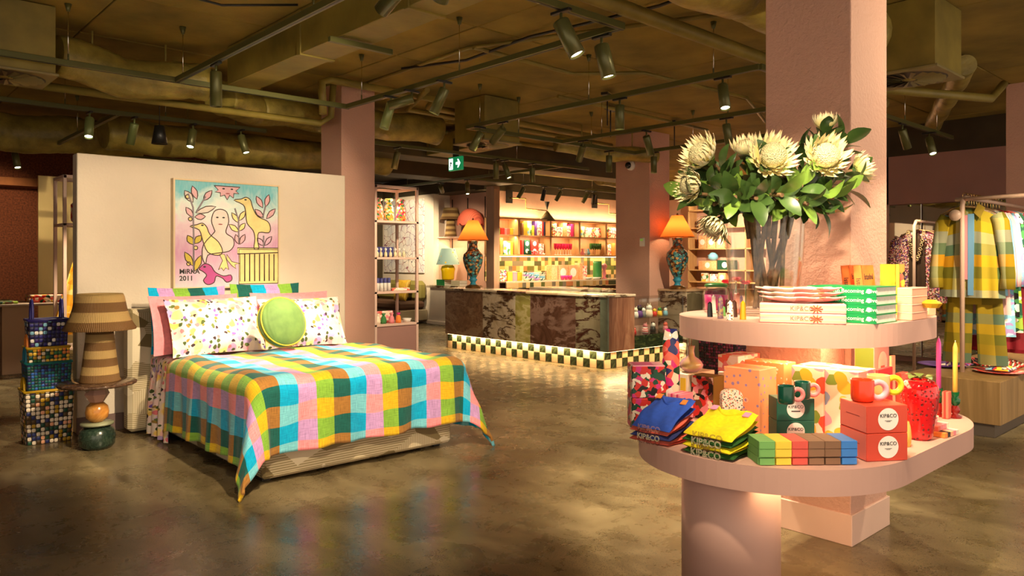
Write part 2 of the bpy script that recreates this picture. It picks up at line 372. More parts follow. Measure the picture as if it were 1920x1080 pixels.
# ---------------------------------------------------------------- ceiling services
def duct(label, mb, mat, cat='duct', name='air_duct'): return tag(obj(name, mb, mat), label, cat)
rd = thing('rectangular_duct', 'long boxy sheet metal duct crossing the ceiling above the bed', 'duct', (2.84, 0, 3.05))
obj('body', B(-.14, .14, 1.2, 6.78, 0, .345, .004), MT['duct'], rd)
for y in (2.2, 3.9, 5.35): obj('flange', B(-.15, .15, y, y+.05, -.012, .34, .003), MT['duct'], rd)
for y in (1.7, 4.75): obj('bracket', B(-.22, .3, y, y+.04, -.05, -.012, .003), MT['track'], rd)
def flex(label, pts, r, mat=None, seg=.05, wob=.012):
    """crumpled round duct: a ribbed tube with sagging hoops"""
    P = [Vector(p) for p in pts]; out = []; rs = []
    L = sum((P[i+1]-P[i]).length for i in range(len(P)-1)); n = int(L/seg)
    for k in range(n+1):
        d = k/n*L; i = 0
        while i < len(P)-2 and d > (P[i+1]-P[i]).length: d -= (P[i+1]-P[i]).length; i += 1
        q = P[i].lerp(P[i+1], min(1, d/(P[i+1]-P[i]).length)); out.append(q+Vector((0, 0, .015*math.sin(k*.35))))
        rs.append(r*(1+wob*3*(math.sin(k*.21)*.5+random.uniform(-.5, .5)))*(.94 if k % 22 == 0 else 1))
    mb = MB().tube(out, rs, 20)
    for k in (n//4, 3*n//4):
        if out[k].z+r < CZ-.02: mb.tube([out[k]+Vector((0, 0, r*.9)), (out[k].x, out[k].y, CZ-.012)], .008, 6)
    return duct(label, mb, mat or MT['foil'], name='flexible_duct')
flex('crumpled round duct beside the leftmost air diffuser', [(1.37, 6.97, 3.12), (1.9, 7.1, 3.05), (2.6, 7.0, 3.08)], .17)
flex('olive round duct running behind the pillar at the partition wall', [(2.95, 7.6, 3.1), (3.5, 8.05, 3.14), (4.6, 8.15, 3.17), (6.0, 8.0, 3.17)], .18)
flex('wide round duct overhead beside the large pillar', [(3.05, 2.45, 3.12), (4.1, 2.45, 3.12), (5.6, 2.3, 3.12)], .2, MT['foil'])
flex('low silver olive duct far behind the partition wall', [(2.4, 9.7, 2.95), (4.2, 9.9, 2.95), (6.5, 10.0, 2.98)], .20)
flex('thick sagging duct behind the cork wall spotlights', [(.3, 11.0, 3.12), (1.7, 11.2, 3.06), (3.2, 11.0, 3.1)], .24)
flex('bent flexible duct above the marble counter beside its pillar', [(7.6, 7.4, 3.1), (8.4, 7.0, 2.98), (9.05, 6.75, 3.02)], .11)
flex('pale round duct high over the back shelves', [(11.4, 9.9, 3.15), (12.9, 9.8, 3.15)], .2)
flex('olive round duct high above the mirror wall', [(7.8, 2.3, 3.27), (10.9, 3.6, 3.27)], .1)
duct('dark rectangular duct running beyond the exit sign', B(5.2, 12, 9.15, 9.65, 3.0, 3.36, .004), mottled('dark_duct', (.075, .055, .018), .3, 2, .6), name='rectangular_duct')
duct('dark duct above the far sofa area', B(4.6, 10.3, 11.2, 11.8, 3.0, 3.36, .004), mottled('dark_duct2', (.06, .045, .016), .3, 2, .6), name='rectangular_duct')
duct('shallow olive duct branch above the till counter', B(6.6, 7.0, 7.62, 9.1, 3.02, 3.3, .004), MT['duct'], name='rectangular_duct')
def diffuser(label, u, v, z=2.86, w=.30):
    t = thing('air_diffuser', label, 'air vent', (u, v, z))
    obj('plenum', B(-w+.02, w-.02, -w+.02, w-.02, .02, CZ-z-.01, .003), MT['duct'], t)
    obj('plate', B(-w, w, -w, w, 0, .02, .004), mottled('vent_plate', (.24, .19, .07), .15, 4, .5), t)
    m = MB(); m.lathe([(.0, -.004), (.05, -.004), (.05, .0)], 16); obj('hub', m, MT['duct'], t)
    bl = MB(); n = 20
    for i in range(n):
        a = 2*math.pi*i/n; c_, s_ = math.cos(a), math.sin(a); p = lambda r, o, z_: (r*c_-o*s_, r*s_+o*c_, z_)
        bl.add([p(.06, 0, -.002), p(w-.05, .02, -.002), p(w-.05, .055, -.014), p(.06, .012, -.012)], [(0, 1, 2, 3), (3, 2, 1, 0)])
    obj('swirl_blades', bl, mottled('vent_blade', (.22, .18, .07), .1, 4, .4), t)
    obj('opening', MB().lathe([(0, -.001), (w-.035, -.001)], 28, cap=False), MT['black'], t)
diffuser('square swirl air diffuser at the upper left edge', 1.02, 6.85)
diffuser('square swirl air diffuser above the exit sign', 5.95, 6.95)
diffuser('square swirl air diffuser to the right of the large pillar', 6.2, 2.22)
# pipes and conduits
def pipe(label, pts, r, mat=None, name='ceiling_pipe', cat='pipe'): return tag(obj(name, MB().tube(pts, r, 10), mat or MT['duct']), label, cat)
pipe('fat olive pipe running under the slab towards the large pillar', [(2.6, 3.02, 3.06), (3.9, 3.04, 3.06), (5.7, 3.06, 3.06), (8, 3.1, 3.06)], .05, MT['duct'])
pipe('long pipe crossing from the upper left edge below the diffuser', [(.2, 7.3, 2.92), (3.9, 7.3, 2.92), (3.95, 7.15, 2.98), (3.95, 7.1, 3.32)], .035)
pipe('olive pipe bent over the pillar behind the partition wall', [(3.75, 6.95, 2.95), (3.75, 6.98, 3.28), (3.85, 6.98, 3.32), (5.2, 7.0, 3.32), (5.4, 7.42, 3.32), (8.6, 7.42, 3.3)], .04)
pipe('twin pipe pair nearest the exit sign', [(4.8, 6.6, 3.3), (5.2, 7.55, 3.28), (9, 7.55, 3.24)], .03)
pipe('slim conduit between the spotlight tracks over the walkway', [(4.3, 7.2, 3.36), (4.25, 5.2, 3.36), (5.1, 3.2, 3.36)], .018)
pipe('slim conduit snaking across the middle of the slab', [(4.25, 5.15, 3.35), (5.6, 5.2, 3.35), (6.1, 4.7, 3.35), (7.9, 4.6, 3.35), (9.4, 5.2, 3.34)], .02)
pipe('loose black cable sagging below the slab at upper left', [(.4, 5.1, 3.37), (1.1, 5.2, 3.36), (1.7, 5.45, 3.33), (2.15, 5.5, 3.33), (2.6, 5.2, 3.36)], .009, MT['black'], 'ceiling_cable', 'cable')
pipe('thick cable bundle along the slab above the walkway', [(4.2, 6.2, 3.35), (4.45, 5.5, 3.34), (4.4, 4.6, 3.35), (4.6, 3.4, 3.36), (4.5, 2.6, 3.36)], .013, MT['black'], 'ceiling_cable', 'cable')
pipe('straight conduit over the counter pillar', [(6.2, 6.0, 3.34), (9.4, 6.1, 3.34)], .02)
pipe('horizontal pipe right of the large pillar below the diffuser', [(6.5, 2.9, 2.98), (8.2, 2.2, 3.0), (8.6, 2.2, 3.2)], .04)
pipe('olive pipe along the slab at the upper right corner', [(5.2, 1.0, 3.34), (8.6, 1.1, 3.34), (11, 1.2, 3.34)], .03)
pipe('drop pipe above the dark pendant', [(5.6, 8.6, 3.3), (10.4, 8.6, 3.28)], .035)
for (u, v) in ((7.25, 6.1), (6.6, 5.6), (8.6, 6.1)):
    t = thing('cable_hanger', 'perforated cable hanger plate under the slab', 'bracket', (u, v, 3.3), .4, 'cable hangers over the counter')
    obj('plate', B(-.12, .12, -.04, .04, .03, .06, .002), MT['black'], t); obj('rod', MB().tube([(0, 0, -.3), (0, 0, .03)], .008, 6), MT['black'], t)
# ---------------------------------------------------------------- lighting tracks
TZ = 2.95
def track(label, a, b, wires=(), caps=True, mat=None):
    """a track from a to b on the grid, hung on wires from cone shaped ceiling roses"""
    mx, my = (a[0]+b[0])/2, (a[1]+b[1])/2; t = thing('lighting_track', label, 'track', (mx, my, TZ)); along_u = abs(a[0]-b[0]) > abs(a[1]-b[1])
    L = abs(a[0]-b[0]) if along_u else abs(a[1]-b[1]); w = .02
    obj('rail', B(-L/2, L/2, -w, w, -.022, .022, .003) if along_u else B(-w, w, -L/2, L/2, -.022, .022, .003), mat or MT['track'], t)
    obj('groove', B(-L/2, L/2, -.008, .008, -.0235, -.02) if along_u else B(-.008, .008, -L/2, L/2, -.0235, -.02), MT['black'], t)
    for (u, v) in wires:
        obj('wire', MB().tube([(u-mx, v-my, .02), (u-mx, v-my, CZ-TZ-.03)], .0035, 6), MT['chrome'], t)
        obj('ceiling_rose', MB().lathe([(.008, -.06), (.012, -.058), (.026, 0)], 12, (u-mx, v-my, CZ-TZ)), MT['track'], t)
        obj('ferrule', MB().lathe([(.007, .02), (.007, .07)], 8, (u-mx, v-my, 0)), MT['track'], t)
    return t
track('green track crossing the upper left corner in front of the partition wall', (.2, 6.46), (3.76, 6.46), [(1.36, 6.46), (2.2, 6.46)])
track('dark track running away beside the boxy duct', (2.15, 1.5), (2.15, 6.44), [(2.15, 4.1)])
track('dark track turning towards the viewer beyond the partition pillar', (3.74, 3.06), (3.74, 6.46), [(3.74, 6.19), (3.74, 4.71)])
track('short track meeting the walkway track at top centre', (2.4, 3.06), (3.76, 3.06), [(2.7, 3.06)])
track('green track behind the partition wall top', (.9, 8.3), (3.75, 8.3), [(1.72, 8.3), (2.65, 8.3), (3.4, 8.3)])
track('second dark track over the walkway', (5.31, 2.98), (5.31, 6.55), [(5.33, 4.75), (5.33, 6.35), (5.33, 3.4)])
track('cross track beyond the second walkway track', (5.31, 6.55), (8.32, 6.55), [(6.1, 6.55), (7.4, 6.55)])
track('third dark track over the counter front', (6.85, 2.9), (6.85, 6.53), [(6.85, 5.9), (6.85, 4.2)])
track('fourth dark track beside the counter pillar', (8.3, 3.6), (8.3, 6.57), [(8.3, 5.6)])
track('short track reaching to the large pillar', (5.31, 2.98), (6.5, 2.98), [(5.9, 2.98)])
track('far left track on the cork wall side', (.4, 11.62), (4.6, 11.62), [(2.2, 11.62), (3.3, 11.62)])
track('diagonal looking track between the two partition tracks', (2.2, 8.32), (2.2, 11.6), [(2.2, 10)])
track('track passing the exit sign', (4.7, 8.2), (9.2, 8.2), [(6, 8.2), (7.6, 8.2)])
track('long track near the lamp nook', (8.6, 8.2), (8.6, 14.5), [(8.6, 10), (8.6, 12.5)])
track('track in front of the oak shelves', (8.6, 10.6), (14.6, 10.6), [(10, 10.6), (12, 10.6), (14, 10.6)])
track('track above the mirror wall rails', (6.4, 3.1), (10.1, 3.15), [(8.6, 3.12), (9.6, 3.13)])
track('track high over the far shelves', (13.2, 7.2), (13.2, 10.4), [(13.2, 9)])
def head(u, v, target, label, lit=True, power=0, angle=46, L=.2, r=.042, z=TZ, lean=None, mat=None, blend=.55):
    t = thing('track_spotlight', label, 'spotlight', (u, v, z-.022))
    piv = Vector((0, 0, -.075)); d = (Vector(target)-Vector((u, v, z-.1))).normalized()
    if lean: d = Vector(lean).normalized()
    mt = mat or MT['track']
    obj('adapter', B(-.075, .075, -.016, .016, -.018, 0, .003) if abs(d.y) < abs(d.x) else B(-.016, .016, -.075, .075, -.018, 0, .003), MT['black'], t)
    obj('stem', MB().tube([(0, 0, -.018), piv], .009, 8), mt, t)
    q = d.to_track_quat('Z', 'Y').to_euler()
    b = obj('body', MB().lathe([(0, -.02), (r*.92, -.02), (r, -.012), (r, L), (r*.88, L), (r*.84, L-.02), (0, L-.022)], 20, cap=False), mt, t, piv+d*.01, q)
    obj('lens', MB().lathe([(0, L-.016), (r*.84, L-.016)], 16, cap=False), MT['lens'] if lit else plain((.25, .22, .15), .2), b)
    if power: spot(Vector((u, v, z-.022))+piv+d*(L+.03), Vector((u, v, z))+piv+d*3, power, angle, blend)
    return t
def hA(px, u, *a, **k): return head(u, hv(px, u), *a, **k)
def hB(px, v, *a, **k): return head(hu(px, v), v, *a, **k)
GL = plain((.22, .27, .09), .3, .2)
hB(168, 8.3, (1.5, 5.5, 0), 'lit green spotlight at the left end above the partition wall', power=60, lean=(-.15, -.45, -1), mat=GL)
hB(252, 8.3, (2.2, 8.3, 0), 'green spotlight turned away from the viewer above the partition wall', lit=True, power=170, angle=60, lean=(-.1, .4, -1), mat=GL)  # its beam is added to light the hanging yellow quilt
hB(362, 8.3, (2.8, 8.9, 0), 'brightly lit spotlight above the painting', power=60, lean=(-.3, -.38, -1))
hB(452, 8.3, (3.9, 8.2, 0), 'lit spotlight leaning right at the end of the partition track', power=40, lean=(.15, -.4, -1))
hB(28, 11.62, (2.2, 13, 0), 'lit spotlight before the cork wall at the left edge', power=70, lean=(.1, -.4, -1))
hB(148, 11.62, (2.9, 11, 1), 'lit spotlight peeping over the top left corner of the partition wall', power=90, lean=(-.2, -.4, -1))
hB(398, 11.62, (4, 11.6, 0), 'unlit spotlight tilted behind the partition wall top', lit=False, lean=(-.3, -.2, -1))
hA(405, 2.15, (2.15, 6, 0), 'unlit ribbed spotlight hanging below the boxy duct', lit=False, lean=(0, 0, -1), L=.24)
hA(733, 3.74, (3.5, 5.8, 0), 'green spotlight leaning left beside the partition pillar', lit=False, lean=(-.3, .05, -1), L=.22, mat=GL)
hA(772, 3.74, (4.3, 5.3, 2.7), 'spotlight turned almost level beside the partition pillar', lit=False, lean=(-.8, .55, -.32), L=.2)
hA(833, 3.74, (3.0, 5.6, .6), 'lit spotlight over the walkway aimed at the bed', power=330, angle=58, lean=None)
hB(1052, 3.06, (3.3, 2.0, .8), 'large lit spotlight nearest the viewer at top centre', power=170, angle=60, lean=(.26, -.42, -1), L=.21, r=.05)
hA(1128, 3.74, (4.6, 3.0, .0), 'second large lit spotlight beside the top centre track corner', power=170, angle=56, lean=(.12, -.2, -1), L=.2, r=.05)
hA(1162, 5.31, (5.3, 4.4, 0), 'straight down spotlight in the middle of the second walkway track', power=160, angle=60, lean=(0, 0, -1))
hA(1355, 5.31, (5.0, 3.0, 0), 'glaring lit spotlight left of the large pillar', power=150, angle=62, lean=(-.28, -.3, -1))
hA(900, 5.31, (4.9, 6.9, 0), 'spotlight tilted left beside the diffuser over the exit sign', lit=False, lean=(-.45, .2, -1))
hA(1362, 6.85, (7.6, 3.2, 0), 'grey green spotlight above the bouquet', power=150, lean=(.1, -.1, -1))
hA(1212, 6.85, (8, 5, .6), 'spotlight tilted right in front of the counter pillar', power=130, lean=(.6, .1, -1))
hA(1226, 8.3, (8.3, 6, 0), 'small spotlight straight down beside the security camera', power=110, angle=60, lean=(0, 0, -1))
hB(1142, 6.55, (8.0, 6.3, 0), 'unlit spotlight left of the counter pillar', lit=False, lean=(0, 0, -1))
hB(745, 8.2, (5.4, 9, 1), 'spotlight leaning left right above the pink display tower', power=170, angle=50, lean=(-.15, .15, -1))
hB(930, 8.2, (7.5, 8.4, 0), 'unlit spotlight right of the exit sign', lit=False, lean=(0, 0, -1))
hB(946, 8.2, (8.2, 8.2, 0), 'lit spotlight leaning right past the exit sign', power=170, angle=60, lean=(.12, -.4, -1))
hB(998, 8.2, (8.8, 8, 0), 'dim spotlight at the right end of the exit sign track', power=130, angle=60, lean=(.1, .1, -1))
hA(876, 8.6, (9.5, 12.5, 1.2), 'lit spotlight in front of the lamp nook', power=110, lean=(-.15, -.25, -1))
for px, d, lb in ((982, (-.3, .55, -1), 'first'), (1052, (-.3, .55, -1), 'second'), (1102, (-.3, .55, -1), 'third')):
    hB(px, 10.6, (0, 0, 0), 'olive spotlight tilted left before the oak shelves, '+lb+' from the lamp nook', lit=False, power=120, angle=70, lean=d)
hB(1021, 10.6, (0, 0, 0), 'lit black spotlight above the wall sconce', power=120, angle=70, lean=(0, .35, -1), mat=MT['black'])
hB(1114, 10.6, (0, 0, 0), 'lit black spotlight nearest the counter pillar before the shelves', power=120, angle=70, lean=(.25, .4, -1), mat=MT['black'])
hA(1290, 13.2, (0, 0, 0), 'olive spotlight high before the far right shelves', lit=False, power=160, angle=75, lean=(.45, 0, -1))
hA(1303, 13.2, (0, 0, 0), 'lit black spotlight high before the far right shelves', power=160, angle=75, lean=(.35, .1, -1), mat=MT['black'])
hB(1692, 3.12, (8.6, 2.6, .5), 'lit spotlight leaning right beside the large pillar', power=110, lean=(.5, -.1, -1))
hB(1742, 3.13, (8.6, 2.2, .5), 'lit spotlight leaning left before the mauve wall', power=130, lean=(-.35, -.35, -1))
# more heads with no seen source, several added only to brighten their target
head(2.15, 2.75, (2.7, 5.2, .5), 'spotlight on the boxy duct track above the viewer aimed at the bed', power=310, angle=58)
head(2.15, 2.35, (2.9, 7.1, 1.75), 'spotlight on the boxy duct track aimed at the painting', power=470, angle=40)
head(2.15, 3.15, (1.8, 6.9, .9), 'second spotlight on the boxy duct track aimed at the rattan lamp', power=260, angle=52)
track('track over the viewer aimed at the pink display table', (-.4, .9), (2.3, .9), [(0, .9)])
head(1.25, .9, (3.4, 1.75, 1.55), 'spotlight over the viewer aimed at the bouquet', power=215, angle=34)
head(1.7, .9, (3.2, 1.35, .8), 'spotlight over the viewer aimed at the display table', power=130, angle=52)
head(2.2, .9, (4.2, 1.5, .3), 'spotlight over the viewer aimed at the foot of the pillar', power=150, angle=50)
head(.5, .9, (2.9, 4.6, .2), 'added unseen spotlight over the viewer aimed at the foot of the bed', power=260, angle=46)  # unseen head put in to light the front of the bed base
track('track over the walkway right of the viewer', (4.4, .6), (9.2, .6), [(5, .6), (7, .6)])
head(5.0, .6, (4.25, 1.66, .9), 'spotlight grazing the right side of the large pillar', power=110, angle=50)
head(5.3, .6, (4.15, 1.66, 2.3), 'added unseen spotlight washing the upper right side of the large pillar', power=55, angle=85)  # unseen head put in for more light high on the pillar
head(5.9, .6, (7.6, 1.9, .9), 'spotlight aimed at the plaid shirt on the rail', power=260, angle=50)
head(7.4, .6, (8.4, 2.0, .9), 'spotlight aimed at the floral garments on the rail', power=180, angle=50)
head(8.6, 13.0, (10.3, 15.0, 1.7), 'added spotlight aimed at the large painting behind the sofa', power=330, angle=70)  # head put in to brighten the dark sofa corner
head(8.6, 11.4, (10.9, 13.5, 1.5), 'spotlight aimed into the lamp nook', power=170, angle=50)
head(5.31, 5.95, (5.35, 8.1, 1.3), 'added spotlight aimed at the tall pink display tower', power=170, angle=52)  # extra head that lights the tower from the front
head(1.2, 11.62, (1.6, 14, 1.5), 'added spotlight washing the cork wall', power=110, angle=75)  # head added to brighten the far left corner
head(6.85, 6.2, (7.75, 8.0, .6), 'added spotlight aimed at the front of the marble counter', power=230, angle=70)  # extra head that lifts the marble face
head(8.3, 4.2, (8.7, 6.6, .7), 'spotlight aimed at the glass cabinet', power=170, angle=45)
head(13.2, 7.8, (15.6, 9.2, 1.6), 'added spotlight aimed at the far right box shelves', power=330, angle=75)  # this head and the next are added to brighten the dim shelves
head(13.2, 9.4, (15.6, 8.6, 1.6), 'second added spotlight aimed at the far right box shelves', power=330, angle=75)  # added for the same shelves
# exit sign
ex = thing('exit_sign', 'lit green running man exit sign hanging with an arrow pointing right', 'sign')
eu, ev = 6.55, hv(855, 6.55); ez = hz(eu, ev, 307); ex.location = (eu, ev, ez)
esl = plain(rgb(20, 110, 60), .4, emit=rgb(15, 120, 70), es=.55); wsl = plain((.9, .9, .9), .4, emit=(.85, 1, .95), es=1.1)
obj('sign_box', B(-.018, .018, -.15, .15, -.095, .095, .003), esl, ex)
obj('hanger', B(-.008, .008, -.06, .06, .095, .36), MT['black'], ex)
def pl(pts, x=-.0205): return MB().add([(x, -y, z) for y, z in pts], [list(range(len(pts)))])
obj('arrow', pl([(.02, -.018), (.07, -.018), (.055, -.06), (.08, -.06), (.125, 0), (.08, .06), (.055, .06), (.07, .018), (.02, .018)]), wsl, ex)
obj('white_panel', pl([(-.135, -.08), (-.045, -.08), (-.045, .075), (-.135, .075)]), wsl, ex)
rm = MB()
for q in ([(-.075, .03), (-.095, .03), (-.105, -.015), (-.085, -.02)], [(-.085, -.015), (-.105, -.015), (-.125, -.065), (-.113, -.068)], [(-.088, -.018), (-.078, -.02), (-.062, -.045), (-.07, -.075), (-.08, -.072), (-.075, -.045)], [(-.078, .025), (-.055, -.0), (-.062, -.006), (-.085, .01)], [(-.1, .028), (-.122, .005), (-.116, -.002), (-.095, .015)], [(-.085, .04), (-.07, .04), (-.07, .055), (-.085, .055)]):
    rm.add([(-.0225, -y, z) for y, z in q], [list(range(len(q)))])
obj('running_man', rm, plain(rgb(10, 90, 50), .5), ex)
# black pendant and camera, thermostat
tag(obj('black_pendant_speaker', MB().lathe([(0, .19), (.045, .18), (.075, .0), (.07, .0), (0, .01)], 20, cap=False).tube([(0, 0, .18), (0, 0, .75)], .004, 6), MT['black'], None, (*gp(299, 270, 2.62), 2.62)), 'black cone shaped pendant speaker hanging above the partition wall', 'speaker')
sc_ = thing('security_camera', 'white dome security camera on the counter pillar', 'camera', (9.1, hv(1184, 9.1), hz(9.1, 7.2, 310)))
obj('housing', MB().lathe([(0, 0), (.075, 0), (.075, .03), (.06, .06), (0, .06)], 24, cap=False), MT['white'], sc_, (0, 0, 0), (0, R(-90), 0))
obj('dome', MB().lathe([(.052, .055), (.048, .08), (.03, .1), (0, .106)], 20, cap=False), plain((.01, .01, .012), .08), sc_, (0, .012, 0), (0, R(-90), 0))
th = thing('thermostat', 'small white thermostat on the counter pillar', 'thermostat', (9.1, hv(1205, 9.1), hz(9.1, 7.05, 454)))
obj('case', B(-.02, 0, -.045, .045, -.065, .065, .004), MT['white'], th); obj('display', B(-.022, -.018, -.02, .03, .015, .05), plain(rgb(120, 140, 60), .3, emit=rgb(120, 150, 60), es=.4), th)
# ---------------------------------------------------------------- bed
BU0, BU1, BV0, BV1 = 2.09, 3.63, 4.67, 6.75; BC = (BU0+BU1)/2
def upholstery():
    m = NT('woven_oat_upholstery'); v = m.co(); x, y, z = m.sep(v); h = m.math('ADD', x, y)
    w = m.n('Mapping'); m.l(v, w.inputs[0]); w.inputs['Scale'].default_value = (1.5, 1.5, 2.4); ce = m.vor(w.outputs[0], 2.6); r = m.sep(ce['Color'])[0]
    diag = m.math('FRACT', m.math('MULTIPLY', m.math('ADD', z, m.math('MULTIPLY', h, .0)), 62)); vert = m.math('FRACT', m.math('MULTIPLY', h, 62))
    hz_ = m.mix(m.math('GREATER_THAN', diag, .5), (.58, .49, .34), (.30, .24, .13)); vt = m.mix(m.math('GREATER_THAN', vert, .5), (.56, .48, .34), (.38, .31, .19))
    c = m.mix(m.math('GREATER_THAN', r, .5), hz_, vt); c = m.mix(m.math('GREATER_THAN', r, .82), c, (.62, .54, .40)); c = m.mix(m.math('LESS_THAN', r, .16), c, (.20, .15, .07))
    m.col(c).set(rough=.9); m.bump(m.math('ADD', diag, vert), .3, .004); return m.m
UPH = upholstery()
bed = thing('bed', 'queen bed with oat woven upholstered base and headboard', 'bed', (BC, 5.7, 0))
obj('bed_base', B(BU0-BC, BU1-BC, BV0-5.7, BV1-5.7, .035, .36, .02), UPH, bed)
obj('mattress', B(BU0-BC+.02, BU1-BC-.02, BV0-5.7+.04, BV1-5.7, .36, .635, .05), MT['white'], bed)
hbm = MB()
obj('headboard', B(1.87-BC, 3.86-BC, 6.78-5.7, 6.94-5.7, .02, 1.05, .03), UPH, bed)
for x in (-.7, .7):
    for y in (-.9, .95): obj('foot', B(x-.03, x+.03, y-.03, y+.03, 0, .036), MT['black'], bed)
floral = None
def floral_mat():
    m = NT('painterly_floral'); v = m.co('UV'); nz = m.noise(v, 9, 3); a = m.n('VectorMath'); a.operation = 'MULTIPLY_ADD'; m.l(nz[1], a.inputs[0]); a.inputs[1].default_value = (.07, .07, .07); m.l(v, a.inputs[2]); v2 = a.outputs[0]
    o1 = m.vor(v2, 15); o2 = m.vor(v2, 24); r1 = m.sep(o1['Color'])[0]; r2 = m.sep(o2['Color'])[1]
    c = m.ramp(r1, [(0, rgb(238, 222, 210)), (.2, rgb(236, 186, 182)), (.38, rgb(240, 214, 140)), (.52, rgb(232, 205, 205)), (.66, rgb(180, 155, 205)), (.78, rgb(226, 160, 175)), (.90, rgb(235, 195, 100))], 'CONSTANT')
    c = m.mix(m.ramp(o1['Distance'], [(.50, (1, 1, 1)), (.72, (0, 0, 0))]), rgb(222, 204, 196), c)
    d = m.ramp(r2, [(0, rgb(70, 85, 45)), (.25, rgb(120, 90, 170)), (.45, rgb(60, 45, 50)), (.6, rgb(150, 120, 60)), (.75, rgb(225, 120, 130)), (.9, rgb(95, 110, 60))], 'CONSTANT')
    c = m.mix(m.math('MULTIPLY', m.math('LESS_THAN', o2['Distance'], .40), m.math('GREATER_THAN', m.sep(o2['Color'])[0], .42)), c, d)
    m.col(c).set(rough=.85, sheen=.1, spec=.2); return m.m
floral = floral_mat()
# floral sheet hanging at the head end
def sheet(a, b):
    r = .06; w = .765; s = (a-.5)*2*1.46; e = max(0, abs(s)-w); sg = 1 if s > 0 else -1; v = 6.76-b*.56
    fold = .022*math.sin(b*23+sg)+.012*math.sin(b*51)
    if e < r*math.pi/2: x = min(abs(s), w)+r*math.sin(e/r); z = .665-r*(1-math.cos(e/r))
    else: q = e-r*math.pi/2; x = w+r+q*.05+fold*min(1, q*3); z = .665-r-q
    return (BC+sg*x, v+.01*math.sin(s*9), max(.015, z))
tag(obj('floral_sheet', MB().grid(sheet, 80, 30, uvf=lambda a, b: (a*2.9, b*.56), flip=True), floral), 'floral printed bed sheet hanging to the floor beside the headboard', 'sheet')
# plaid duvet
DA = [rgb(150, 105, 50), rgb(110, 185, 205), rgb(242, 140, 150), rgb(205, 165, 30)]; DB = [rgb(20, 85, 80), rgb(0, 155, 205), rgb(180, 140, 195), rgb(120, 165, 60)]
PLAID = plaid('plaid_linen', DA, DB, .128, off=(.625, .2))
def duvet(a, b):
    w, l0, r = .775, 1.50, .11; s = (a-.5)*2*1.40; t = b*(l0+.56)
    ex = max(0, abs(s)-w); ey = max(0, t-l0); sg = 1 if s > 0 else -1; d = math.hypot(ex, ey)
    px, py = min(abs(s), w), min(t, l0); z0 = .705+.012*math.sin(s*7+1)*math.sin(t*6)+.006*math.sin(s*19+t*13)
    if t < .12: z0 -= .02*(1-t/.12)
    if d < 1e-6: return (BC+sg*px, 6.17-py+.012*math.sin(s*5)*(1-b), z0)
    nx, ny = ex/d, ey/d
    if d < r*math.pi/2: out = r*math.sin(d/r); dn = r*(1-math.cos(d/r))
    else:
        q = d-r*math.pi/2; k = min(1, q*2.6); ph = (t*15.0 if nx > ny else s*12.5); cn = min(nx, ny)*1.414
        out = r+q*(.07+.32*cn)+k*(1-.6*cn)*(.020*math.sin(ph)+.010*math.sin(ph*2.3+1))-.02*k; dn = r+q*(.985-.10*cn)
    z = z0-dn
    if z < .014: out += (.014-z)*.8; z = .014+.006*math.sin(s*30)
    return (BC+sg*(px+nx*out), 6.17-(py+ny*out), z)
dm = MB().grid(duvet, 150, 110, uvf=lambda a, b: ((a-.5)*2.8, b*2.06), flip=True)
do = tag(obj('duvet', dm, PLAID), 'checked linen duvet in blue, pink, mustard and brown over the bed', 'duvet')
sm_ = do.modifiers.new('thickness', 'SOLIDIFY'); sm_.thickness = .022; sm_.offset = -1
# pillows
def pillow(name, label, w, h, th, loc, tilt, mat, rz=0, flange=.03, pipe=None, cat='pillow', wr=.006):
    t = thing(name, label, cat, loc, rz); m = MB()
    def f(sgn):
        def g(a, b):
            x, y = a*2-1, b*2-1; ax, ay = abs(x), abs(y); fl = min(1, flange/(w/2))
            bx = min(1, ax/(1-fl)); by = min(1, ay/(1-fl)); q = max(0, (1-bx**3.2))*max(0, (1-by**3.2)); p = th/2*q**.5
            pin = 1-.05*(1-x*x)*ay**4; pin2 = 1-.05*(1-y*y)*ax**4
            return (x*w/2*pin2, sgn*(p+.002)+wr*math.sin(x*9+y*7)*math.sin(y*8-x*3)*(q > .02), h/2+y*h/2*pin)
        return g
    m.grid(f(-1), 26, 20, uvf=lambda a, b: (a*w, b*h)); m.grid(f(1), 26, 20, uvf=lambda a, b: (a*w, b*h+.3), flip=True)
    o = obj('cover', m, mat, t, (0, 0, 0), (R(-tilt), 0, 0))
    if pipe: obj('piping', MB().tube([(w/2*math.copysign(1, math.cos(a))*min(1, abs(math.cos(a))*1.3), 0, h/2+h/2*math.copysign(1, math.sin(a))*min(1, abs(math.sin(a))*1.3)) for a in [k*math.pi/20 for k in range(40)]], .006, 6, closed=True), pipe, o)
    return t
PINKL = mottled('pink_linen', PAL['pink'], .12, 30, .9)
E2 = plaid('plaid_linen_pillow', DA, DB, .128, off=(.36, .74))
pillow('euro_pillow', 'large checked square pillow at the left back of the bed', .66, .56, .15, (2.33, 6.64, .676), 8, E2, .04)
pillow('euro_pillow', 'large checked square pillow at the right back of the bed', .66, .575, .14, (3.03, 6.65, .676), 8, plaid('plaid_linen_pillow_two', DA, DB, .128, off=(.88, .74)), -.05)
pillow('pink_pillow', 'pink linen pillow tucked behind the left floral pillow', .76, .50, .13, (2.34, 6.45, .682), 15, PINKL, .05)
pillow('pink_pillow', 'pink linen pillow tucked behind the right floral pillow', .76, .50, .13, (3.20, 6.45, .682), 15, PINKL, -.03)
pillow('floral_pillow', 'floral printed pillow on the left side of the bed', .80, .50, .17, (2.43, 6.21, .685), 24, floral, .06, .035)
pillow('floral_pillow', 'floral printed pillow on the right side of the bed', .78, .47, .17, (3.20, 6.21, .685), 24, floral, -.04, .035)
